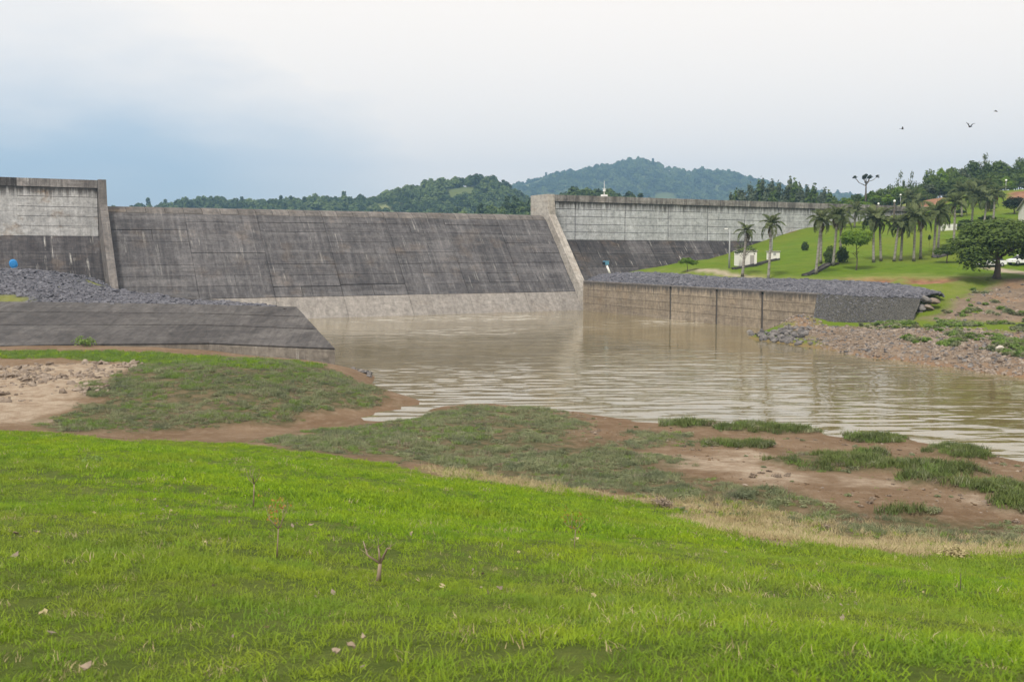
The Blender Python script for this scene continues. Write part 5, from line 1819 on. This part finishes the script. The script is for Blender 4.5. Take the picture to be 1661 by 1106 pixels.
# clods and pebbles on the open mud
x, y = sample((-4, 46), (28, 66), 26000, lambda X, Y: in_view(X, Y) * (1 - z_weed(X, Y)) * (1 - z_lawn(X, Y)) * np.clip(0.15 + 0.8 * vnoise(X, Y, 1.5, 191) + 0.4 * vnoise(X, Y, 5.0, 192), 0, 1) * (near_h(X, Y) > 0.03))
scatter('mud_clods', on_ground(x, y), rz_rot(len(x), 0.4), uni(len(x), 0.05, 0.22, (0.5, 0.9)) * (RNG.random((len(x), 1)) ** 2 + 0.4), RNG.choice(3, len(x)), [(ST1[0].copy(), M['stone_pale']), (ST1[1].copy(), M['soil_clod']), (ST1[2].copy(), M['soil_clod'])], 'small clods and pebbles on the open mud flat', 'earth')
# weeds on the far bank
x, y = RNG.uniform(40, 100, 60000), RNG.uniform(75, 135, 60000)
z = right_h(x, y)
pw = np.stack(proj(np.stack([x, y, z], 1)), 1)
gp = [[(1530, 530), (1661, 530), (1661, 570), (1600, 560), (1540, 560)], [(1500, 510), (1661, 512), (1661, 526), (1480, 524), (1330, 522), (1330, 528), (1480, 531), (1661, 540), (1700, 540), (1700, 505), (1661, 505)], [(1590, 540), (1700, 545), (1700, 590), (1640, 580)]]
ok = np.zeros(len(x), bool)
for q in gp:
    w_ = [tuple(march(_right, a, b, 60)[:2]) for a, b in q]
    ok |= (RNG.random(len(x)) < zone([w_], x, y, 0.8, 1.5, 161) * np.clip(0.05 + 0.7 * vnoise(x, y, 2.4, 162), 0, 1))
ok |= (RNG.random(len(x)) < 0.05 * (vnoise(x, y, 3.0, 163) > 0.4) * zone(R_SOIL, x, y, 0.8, 1.0, 71))
ok &= z > 0.6
x, y, z = x[ok], y[ok], z[ok]
scatter('bank_weeds', np.stack([x, y, z], 1), rz_rot(len(x), 0.2), uni(len(x), 0.6, 1.6), RNG.choice([0, 1, 2, 1], len(x)), [(weedling(10, 0.24, 0.28, 0.12), M['weed_green']), (weedling(10, 0.2, 0.28, 0.11), M['weed']), (tuft(30, 0.2, 0.25, 0.03, 0.8), M['grass'])], 'patches of green weeds on the far rubble bank', 'weeds')

# boulders one can pick out: the point of the far bank and the small point opposite
tip = [march(_right, px, py, 60) for px, py in [(1212, 546), (1232, 541), (1262, 535), (1300, 531), (1318, 533), (1296, 560), (1262, 556), (1232, 551)]]
tp = [tuple(q[:2]) for q in tip]
x, y = RNG.uniform(26, 50, 6000), RNG.uniform(105, 130, 6000)
ok = zone([tp], x, y, 0.2, 0.5, 171) > 0.5
x, y = x[ok][:190], y[ok][:190]
z = right_h(x, y)
for a, b, c_ in zip(x, y, z):
    s = RNG.uniform(0.35, 0.9)
    o = link('boulder', ST[RNG.integers(4)], None, None, (a, b, max(c_, -0.1) + 0.08 * s), (RNG.normal(0, 0.4), RNG.normal(0, 0.4), RNG.uniform(0, 6)), (s * RNG.uniform(0.9, 1.5), s, s))
    tag(o, 'grey angular boulder in the heap at the point of the far bank', 'boulder', 'boulders at the point of the far bank')
for m_ in ST:
    bake(m_, M['stone_grey'])
for k in range(16):
    q = RNG.random()
    p = at_z(575 + 27 * q + RNG.normal(0, 3), 596 + 12 * q + RNG.normal(0, 2), 0.3 * (1 - q) + 0.15)
    s = RNG.uniform(0.25, 0.6)
    o = link('boulder', ST[RNG.integers(4)], None, None, (p[0], p[1], max(float(near_h(p[0], p[1])), -0.05) + 0.1 * s), (RNG.normal(0, 0.4), RNG.normal(0, 0.4), RNG.uniform(0, 6)), (s * 1.3, s, s))
    tag(o, 'dark wet boulder at the small point below the wing slope', 'boulder', 'boulders at the small point of the mound')
p = march(_right, 1621, 570, 60)
tag(link('boulder', bake(stone_mesh(31, 0.8), plain('pale_block', (0.45, 0.41, 0.36), 0.9)), None, None, (p[0], p[1], p[2] + 0.25), (0.1, 0.1, 0.4), (1.0, 0.8, 0.9)), 'single pale squarish boulder on the far bank', 'boulder')
# broken slabs at the end of the pitched slope
for k, (px, py, sx, sz, ry) in enumerate([(1502, 486, 1.8, 0.9, 0.35), (1516, 489, 1.7, 0.8, 0.25), (1494, 499, 1.2, 0.7, -0.5), (1507, 499, 1.6, 0.9, 0.15), (1492, 508, 0.9, 0.7, 0.6), (1502, 509, 1.2, 0.5, -0.3)]):
    Y = 120.4 - 0.02 * k
    p = at_y(px, py, Y)
    m = stone_mesh(40 + k, 0.75)
    tag(link('slab', bake(m, M['stone_pale'] if k % 2 else M['stone_grey']), None, None, tuple(p), (0.2, ry, 0.3 * k), (sx, 1.4, sz * 1.4)), 'tumbled block of broken masonry at the end of the dark pitched slope', 'block', 'broken blocks by the pitched slope')

# ================================================================== SMALL THINGS
# outlet caps at the foot of the dam blocks
q = dam_plane(22, 429, 8.0)
bb = float((q[:2] - DB) @ DV)
e = empty('drain_outlet', tuple(q), DROT, 'bright blue round drain cap at the foot of the dam above the rubble mound', 'drain cap')
m = MB()
n = 20
m.tube([(0, -0.35, 0), (0, 0.0, 0), (0, 1.6, 0.2)], [0.52, 0.55, 0.55], n)
m.build('cap', M['blue'], e, False)
m = MB()
m.tube([(0, -0.42, 0), (0, -0.352, 0)], [0.30, 0.34], 16)
m.build('boss', M['blue'], e)
q = dam_plane(984, 428, 7.0)
e = empty('drain_outlet', tuple(q), DROT, 'pale blue outlet box on a stub pipe at the foot of the long pale wall', 'drain cap')
MB().box(-0.45, 0.35, -0.3, 0.6, -0.2, 0.55).build('box', M['blue_pale'], e)
MB().box(-0.62, -0.452, -0.2, 0.5, -0.1, 0.35).build('flap', M['black'], e)
m = MB()
m.tube([(0, 0.1, -0.2), (0.05, -0.5, -1.0), (0.2, -0.9, -1.9)], [0.22, 0.2, 0.2], 10)
m.build('pipe', M['white_wall'], e, True)

# instrument mast on the dam wall
a_m = dam_a(980, 322, 16.0)
w = dam_w(a_m, 16.0, 21.2)
e = empty('instrument_mast', tuple(w), DROT, 'small white instrument mast on top of the long pale wall', 'mast')
MB().box(-0.55, 0.55, -0.4, 0.4, 0, 0.5).build('cabinet', M['white'], e)
m = MB()
m.tube([(0, 0, 0.5), (0, 0, 3.2)], [0.06, 0.035], 8)
m.build('pole', M['white'], e)
m = MB()
m.box(-0.45, 0.45, -0.04, 0.04, 1.6, 1.68)
m.box(-0.18, 0.18, -0.16, 0.16, 1.1, 1.5)
m.build('sensor_arm', M['white'], e)

# cabins


def cabin(px, py, Y, w, h, d, label, name='cabin', rz=0.15):
    p = at_y(px, py, Y)
    gz = ground_z(p[0], p[1])
    e = empty(name, (p[0], p[1], gz - 0.15), rz, label, 'cabin')
    MB().box(-w / 2, w / 2, -d / 2, d / 2, 0, h).build('wall', M['white_wall'], e)
    MB().box(-w / 2 - 0.12, w / 2 + 0.12, -d / 2 - 0.12, d / 2 + 0.12, h + 0.002, h + 0.14).build('roof', M['path'], e)
    MB().box(-w / 2 - 0.25, w / 2 + 0.25, -d / 2 - 0.25, d / 2 + 0.25, -0.6, 0.12).build('plinth', M['drain'], e)
    return e


e = cabin(1209, 431, 164, 2.95, 2.55, 2.4, 'low white cabin behind the half-bare tree on the lawn')
MB().box(0.3, 1.0, -1.235, -1.203, 0.2, 1.9).build('door', M['path'], e)
e = cabin(1254, 424, 171, 1.75, 1.5, 1.5, 'small white box-shaped cabin under the grey post on the lawn')
MB().box(-0.3, 0.15, -0.785, -0.753, 0.9, 1.3).build('vent', M['grey_metal'], e)

# lamp posts


def lamp_post(px, top, Y, label, mat, arm=0.9, r=0.09, ball=False):
    p = at_y(px, top, Y)
    gz = ground_z(p[0], p[1])
    h = p[2] - gz + 0.2
    e = empty('lamp_post', (p[0], p[1], gz - 0.2), 0, label, 'lamp post')
    m = MB()
    m.tube([(0, 0, 0), (0, 0, h * 0.5), (0, 0, h)], [r * 1.4, r, r * 0.75], 8)
    m.build('pole', mat, e, True)
    if ball:
        import bmesh
        bm = bmesh.new()
        bmesh.ops.create_icosphere(bm, subdivisions=2, radius=0.26)
        me = bpy.data.meshes.new('lamp_globe')
        bm.to_mesh(me)
        bm.free()
        link('lamp_globe', me, M['lamp'], e, (0, 0, h + 0.2))
        MB().box(-0.1, 0.1, -0.1, 0.1, h - 0.12, h + 0.0).build('collar', M['grey_metal'], e)
    else:
        m = MB()
        m.tube([(0, 0, h - 0.1), (-arm * 0.5, 0, h + 0.12), (-arm, 0, h + 0.12)], [0.04, 0.035, 0.03], 6)
        m.build('arm', M['grey_metal'], e)
        MB().box(-arm - 0.35, -arm + 0.15, -0.1, 0.1, h + 0.03, h + 0.16).build('lamp_head', M['lamp'], e)
    return e


lamp_post(1184, 372, 158, 'grey lamp post with a short arm beside the lone white-trunked palm', M['grey_metal'], 0.5, 0.12)
lamp_post(1252.5, 370, 176, 'plain grey post standing behind the small white box cabin', M['grey_metal'], 0.3, 0.15)
lamp_post(1451, 328, 205, 'dark wooden lamp pole with a white globe above the palms', M['dark_wood'], 0.4, 0.2, True)
lamp_post(1461, 318, 250, 'small globe lamp post higher on the yellow slope', M['grey_metal'], 0.4, 0.07, True)
lamp_post(1632, 294, 262, 'globe lamp post on the skyline lawn beside the red cutting', M['grey_metal'], 0.4, 0.08, True)
lamp_post(1425, 332, 250, 'short white fence post at the edge of the ridge wood', M['white'], 0.2, 0.07, True)

# white fence
p = at_y(1537, 373, 193)
gz = ground_z(p[0], p[1])
e = empty('white_fence', (p[0], p[1], gz - 0.05), 0.05, 'short white slatted fence on the upper lawn', 'fence')
for i in range(15):
    x = -1.75 + i * 0.25
    MB().box(x - 0.08, x + 0.08, -0.03, 0.03, 0.0, 1.3 + 0.03 * (i % 2)).build('slat', M['white'], e)
for z0 in (0.35, 0.95):
    MB().box(-1.85, 1.85, 0.032, 0.08, z0, z0 + 0.1).build('rail', M['white'], e)

# white house at the edge
p = at_y(1699, 366, 197)
gz = ground_z(p[0], p[1]) - 0.6
e = empty('house', (p[0], p[1], gz), -0.1, 'white house with a grey roof, mostly out of the picture by the ball-shaped tree', 'house')
hw, hd, hh = 4.2, 3.5, 3.2
MB().prism([(-hd, 0), (hd, 0), (hd, hh), (0, hh + 1.9), (-hd, hh)], -hw, hw).build('wall', M['white_wall'], e)
rf = MB()
for s in (-1, 1):
    rf.add([(-hw - 0.4, s * (hd + 0.5), hh - 0.22), (hw + 0.4, s * (hd + 0.5), hh - 0.22), (hw + 0.4, 0, hh + 2.05), (-hw - 0.4, 0, hh + 2.05), (-hw - 0.4, s * (hd + 0.5), hh - 0.05), (hw + 0.4, s * (hd + 0.5), hh - 0.05), (hw + 0.4, 0, hh + 2.22), (-hw - 0.4, 0, hh + 2.22)],
           [(0, 1, 2, 3), (4, 5, 6, 7), (0, 1, 5, 4), (0, 3, 7, 4), (1, 2, 6, 5)])
rf.build('roof', M['path'], e)
for x0 in (-3.0, 1.6):
    wdw = MB().box(x0, x0 + 1.3, -hd - 0.05, -hd - 0.004, 1.2, 2.4).build('window', M['white'], e)
    MB().box(x0 + 0.12, x0 + 1.18, -hd - 0.07, -hd - 0.053, 1.3, 2.3).build('pane', M['glass'], wdw)
MB().box(-0.7, 0.4, -hd - 0.05, -hd - 0.004, 0.05, 2.3).build('door', M['dark_wood'], e)

# parked cars behind the big tree
M['car_white'] = plain('white_car_paint', (0.72, 0.73, 0.74), 0.25, 0.02)


def car(px, py, Y, rz, label):
    p = at_y(px, py, Y)
    gz = ground_z(p[0], p[1])
    e = empty('parked_car', (p[0], p[1], gz), rz, label, 'car', 'cars parked behind the big tree')
    lower = [(-2.05, 0.35), (-2.0, 0.75), (-1.2, 0.92), (1.75, 0.95), (2.05, 0.85), (2.08, 0.38), (1.7, 0.28), (-1.7, 0.28)]
    V, F = [], []
    for y, k in ((-0.84, 0.96), (-0.80, 1.0), (0.80, 1.0), (0.84, 0.96)):
        V += [(x * (1 if abs(y) < 0.82 else 0.99), y, 0.6 + (z - 0.6) * k) for x, z in lower]
    n = len(lower)
    for s in range(3):
        for i in range(n):
            F.append((s * n + i, s * n + (i + 1) % n, (s + 1) * n + (i + 1) % n, (s + 1) * n + i))
    F += [tuple(range(n))[::-1], tuple(3 * n + i for i in range(n))]
    body = link('body', mesh_np('body', V, F), M['car_white'], e)
    roof = [(-1.05, 0.93), (-0.35, 1.42), (1.15, 1.45), (1.7, 0.96)]
    V, F = [], []
    for y, k in ((-0.78, 0), (-0.62, 1), (0.62, 1), (0.78, 0)):
        pass
    m = MB()
    bx = [(-1.05, 0.78, 0.93), (1.72, 0.78, 0.95), (1.15, 0.6, 1.40), (-0.30, 0.6, 1.38)]
    m.add([(x, -y, z) for x, y, z in bx] + bx, [(0, 1, 2, 3), (7, 6, 5, 4), (0, 3, 7, 4), (1, 5, 6, 2), (3, 2, 6, 7)])
    m.build('windows', M['glass'], e)
    m = MB()
    m.add([(-0.40, -0.63, 1.372), (1.22, -0.63, 1.392), (1.22, 0.63, 1.392), (-0.40, 0.63, 1.372), (-0.25, -0.55, 1.46), (1.1, -0.55, 1.48), (1.1, 0.55, 1.48), (-0.25, 0.55, 1.46)],
          [(0, 1, 5, 4), (1, 2, 6, 5), (2, 3, 7, 6), (3, 0, 4, 7), (4, 5, 6, 7)])
    m.build('roof', M['car_white'], e)
    for x in (0.42,):
        for s in (-1, 1):
            MB().add([(x - 0.05, s * 0.795, 0.93), (x + 0.05, s * 0.795, 0.93), (x + 0.05, s * 0.62, 1.41), (x - 0.05, s * 0.62, 1.41)], [(0, 1, 2, 3)]).build('pillar', M['car_white'], e)
    for x in (-1.3, 1.3):
        for s in (-1, 1):
            w_ = MB()
            w_.tube([(x, s * 0.66, 0.31), (x, s * 0.87, 0.31)], [0.31, 0.31], 16)
            wh = w_.build('wheel', M['black'], e)
            r_ = MB()
            r_.tube([(x, s * 0.872, 0.31), (x, s * 0.885, 0.31)], [0.19, 0.18], 12)
            r_.build('rim', M['grey_metal'], wh)
    for s in (-1, 1):
        MB().box(-2.06, -2.0, s * 0.62 - 0.14, s * 0.62 + 0.14, 0.62, 0.76).build('headlight', M['lamp'], e)
    return e


car(1607, 432, 150, 0.15, 'white car half hidden behind the trunk of the big spreading tree')
car(1656, 430, 151, 0.25, 'white car at the picture edge, beyond the big spreading tree')

# drains on the lawn: open concrete channels with raised kerbs


def drain(pts, w, label):
    P = [march(_right, a, b, 60) for a, b in pts]
    m = MB()
    V, F = [], []
    for i, q in enumerate(P):
        tdir = (P[min(i + 1, len(P) - 1)] - P[max(i - 1, 0)])[:2]
        tdir = tdir / (np.linalg.norm(tdir) + 1e-9)
        nn = np.array([-tdir[1], tdir[0]])
        for off, dz in ((-w, -0.3), (-w, 0.30), (-w * 0.7, 0.30), (-w * 0.6, 0.10), (w * 0.6, 0.10), (w * 0.7, 0.30), (w, 0.30), (w, -0.3)):
            xy = q[:2] + nn * off
            V.append((xy[0], xy[1], right_h(np.array([xy[0]]), np.array([xy[1]]))[0] + dz))
    for i in range(len(P) - 1):
        for k in range(7):
            F.append((8 * i + k, 8 * i + k + 1, 8 * i + 9 + k, 8 * i + 8 + k))
    m.add(V, F)
    return tag(m.build('drain_channel', M['drain']), label, 'drain')


drain([(1306, 448), (1318, 444), (1330, 438), (1342, 433), (1356, 430)], 0.55, 'dark concrete drain slanting up the lawn by the first palms')
drain([(1516, 418), (1530, 414), (1545, 407), (1560, 399), (1580, 389)], 0.6, 'dark curved concrete drain climbing the lawn to the big tree')
drain([(1190, 438), (1215, 433), (1245, 426), (1262, 423)], 0.35, 'thin dark kerb line joining the two white cabins')

# birds


def bird(px, py, Y, span, roll, yaw, up, label):
    m = MB()
    m.tube([(0, -0.26, 0), (0, -0.18, 0), (0, 0.02, 0), (0, 0.2, 0), (0, 0.40, 0.0)], [0.015, 0.045, 0.075, 0.045, 0.02], 8)
    for s in (-1, 1):
        V = [(s * 0.05, -0.08, 0.02), (s * 0.05, 0.14, 0.02), (s * 0.30, 0.12, 0.02 + up * 0.25), (s * 0.30, -0.12, 0.03 + up * 0.25), (s * 0.58, 0.10, up * 0.36), (s * 0.62, 0.02, up * 0.38)]
        V += [(x, y, z - 0.015) for x, y, z in V]
        m.add(V, [(0, 1, 2, 3), (3, 2, 4, 5), (6, 9, 8, 7), (9, 11, 10, 8), (0, 3, 9, 6), (3, 5, 11, 9), (1, 7, 8, 2), (2, 8, 10, 4), (4, 10, 11, 5)])
    m.add([(-0.03, 0.3, 0), (0.03, 0.3, 0), (0.09, 0.52, 0), (-0.09, 0.52, 0)], [(0, 1, 2, 3)])
    o = m.build('bird', M['bird'], None, True, loc=tuple(at_y(px, py, Y)), rot=(0.1, roll, yaw), scale=[span] * 3)
    return tag(o, label, 'bird', 'birds over the right bank')


bird(1464, 209.5, 90, 0.50, 0.30, 1.2, 0.5, 'small dark bird, the lowest and farthest to one side of the three')
bird(1573, 206, 75, 0.62, 0.2, -1.0, 1.3, 'dark bird with both wings raised, the middle one of the three')
bird(1616, 181, 85, 0.52, -0.3, 1.4, 0.25, 'small dark gliding bird, the highest of the three')

# ------------------------------------------------------------------ foreground plants and litter


def twig_plant(px, py, h, wpx, label, mat, leaves=None, n=7, r=0.012, name='dead_sapling', cat='sapling', fork=0.35, seed=0):
    p = march(near_h, px, py)
    rr = random.Random(seed)
    e = empty(name, (p[0], p[1], p[2] - 0.02), 0, label, cat)
    m = MB()
    fk = Vector((0.02, 0, h * fork))
    m.tube([(0, 0, 0), (0.01, 0, h * fork * 0.5), fk], [r * 1.8, r * 1.3, r * 1.1], 7)
    W = wpx * p[1] / FPX
    tips = []
    for i in range(n):
        k = (i + 0.5) / n * 2 - 1
        e1 = Vector((k * W * 0.35 + rr.uniform(-1, 1) * 0.05 * W, rr.uniform(-0.25, 0.25) * W, h * rr.uniform(0.55, 0.75)))
        e2 = Vector((k * W * 0.55, rr.uniform(-0.3, 0.3) * W, h * rr.uniform(0.8, 1.0)))
        m.tube([fk, e1, e2], [r * 0.95, r * 0.6, r * 0.25], 5)
        for s in range(3):
            b = e1.lerp(e2, rr.random())
            t2 = b + Vector((rr.uniform(-0.2, 0.2) * W, rr.uniform(-0.2, 0.2) * W, h * rr.uniform(0.05, 0.18)))
            m.tube([b, t2], [r * 0.25, r * 0.08], 4)
            tips.append(t2)
        tips += [e1, e2]
    m.build('stem', mat, e, True)
    if leaves:
        C = np.array([t_ + Vector((rr.uniform(-1, 1), rr.uniform(-1, 1), rr.uniform(-1, 1))) * 0.05 * h for t_ in tips for _ in range(2)])
        V, F = quads(C, rand_dirs(len(C)), 0.016, 2.0)
        link('leaves', mesh_np('leaves', V, F), leaves, e)
    return e


twig_plant(613, 943, 0.40, 66, 'dead forked sapling stub with bare twigs standing in the lawn', M['dead_wood'], None, 3, 0.014, seed=3, fork=0.45)
twig_plant(449, 905, 0.55, 46, 'rust-red wispy weed in the lawn, the one beside the dead sapling', M['dead_wood'], M['rust'], 6, 0.005, name='rusty_weed', cat='weed', fork=0.55, seed=5)
twig_plant(931, 893, 0.52, 40, 'rust-red wispy weed in the middle of the lawn', M['dead_wood'], M['rust'], 6, 0.005, name='rusty_weed', cat='weed', fork=0.6, seed=6)
twig_plant(411, 822, 0.8, 30, 'thin grey dead stem on the upper part of the lawn', M['dead_wood'], None, 4, 0.008, name='dried_weed', cat='weed', fork=0.5, seed=8)
p = march(near_h, 1557, 962)
stk = MB()
stk.tube([(0, 0, -0.03), (0.005, 0, 0.12), (0.005, 0.01, 0.25)], [0.006, 0.005, 0.004], 6)
tag(stk.build('stick', M['dark_wood'], None, True, loc=tuple(p)), 'thin dark upright stick in the lawn below the straw clump', 'stick')


def shrub_px(px, py, w, h, mat, label, n=260, leaf=0.07):
    p = march(near_h, px, py)
    e = empty('shrub', (p[0], p[1], p[2] - 0.03), 0, label, 'shrub')
    link('crown', crown_mesh('crown', [(0, 0, h * 0.5, w * 0.5, w * 0.4, h * 0.5), (w * 0.25, 0, h * 0.35, w * 0.35, w * 0.3, h * 0.4)], n, leaf, 0.8), mat, e)
    m = MB()
    for i in range(6):
        an = i * 1.05
        m.tube([(0, 0, 0), (math.cos(an) * w * 0.3, math.sin(an) * w * 0.25, h * 0.75)], [0.015, 0.005], 5)
    m.build('stem', M['dead_wood'], e)
    return e


shrub_px(136, 562, 1.9, 0.9, M['weed_green'], 'round green and brown bush at the foot of the wing slope', 420, 0.12)
shrub_px(1545, 908, 0.75, 0.36, M['straw'], 'dry straw-brown bushy clump on the straw band', 420, 0.05)
shrub_px(1072, 822, 0.75, 0.42, M['weed_dead'], 'purple-grey dead clump at the edge of the lawn', 260, 0.06)
shrub_px(1340, 858, 0.3, 0.22, M['weed_dead'], 'small dry tuft on the straw band above the lawn', 90, 0.05)
shrub_px(150, 752, 0.55, 0.22, M['weed_green'], 'dark green tussock on the upper lawn', 220, 0.06)
shrub_px(1487, 868, 0.12, 0.26, M['leaf_d'], 'tiny black upright clump in the weeds near the mud', 60, 0.04)
shrub_px(1420, 515 + 360, 0.25, 0.2, M['weed_green'], 'little green tussock on the straw band', 60, 0.05)
# crumbs of dead leaf and soil between the blades
x, y = sample((-14, 14), (2.5, 20), 2600, lambda X, Y: in_view(X, Y) * np.clip(0.35 + 0.7 * vnoise(X, Y, 1.2, 181), 0, 1) * np.clip(1.3 - Y / 18, 0.1, 1))
cr_ = []
for k in range(3):
    V_, F_ = quads(np.array([[0, 0, 0.0], [0.01, 0.008, 0.004]]), np.array([[0.1, 0.2, 1.0], [0.4, -0.1, 1.0]]), 0.022, 1.7)
    cr_.append((mesh_np('crumb', V_, F_), M['weed_dead'] if k else M['straw']))
P_ = on_ground(x, y)
P_[:, 2] += RNG.uniform(0.015, 0.045, len(x))
scatter('leaf_litter', P_, rz_rot(len(x), 0.5), uni(len(x), 0.5, 1.7), RNG.choice(3, len(x)), cr_, 'brown crumbs of dead leaves among the lawn blades', 'litter')
# pale litter in the grass
M['litter'] = plain('pale_dead_leaf', (0.27, 0.215, 0.16), 0.8, 0.3, 20)
for k, (px, py, s) in enumerate([(568, 1062, 0.05), (590, 1048, 0.04), (545, 1072, 0.06), (140, 1098, 0.06), (505, 857, 0.08), (25, 873, 0.08), (60, 870, 0.07)]):
    p = march(near_h, px, py)
    V = []
    for i in range(9):
        an = 2 * PI * i / 9
        V.append((math.cos(an) * s * RNG.uniform(0.3, 0.6), math.sin(an) * s * 0.3 * RNG.uniform(0.7, 1.2), 0.02 * RNG.random()))
    V += [(x * 0.9, y * 0.9, z - 0.006) for x, y, z in V]
    F = [tuple(range(9)), tuple(range(17, 8, -1))] + [(i, 9 + i, 9 + (i + 1) % 9, (i + 1) % 9) for i in range(9)]
    o = link('dead_leaf', mesh_np('dead_leaf', V, F), M['litter'], None, (p[0], p[1], p[2] + 0.045), (RNG.normal(0, 0.25), RNG.normal(0, 0.25), RNG.uniform(0, 6)))
    tag(o, 'pale curled dead leaf lying in the lawn grass', 'leaf', 'dead leaves in the lawn')

# ================================================================== AIR
t = NT('valley_air')
t.n.remove(t.p)
v = t.n.new('ShaderNodeVolumePrincipled')
v.inputs['Color'].default_value = (0.38, 0.66, 1.0, 1)
v.inputs['Density'].default_value = 0.00027
v.inputs['Anisotropy'].default_value = 0.2
t.l.new(v.outputs[0], t.out.inputs['Volume'])
hz = MB().box(-2200, 2600, -60, 3400, -4, 310).build('haze', t.mat)
tag(hz, 'thin pale air over the valley', 'haze', kind='stuff')
scene.cycles.volume_bounces = 0
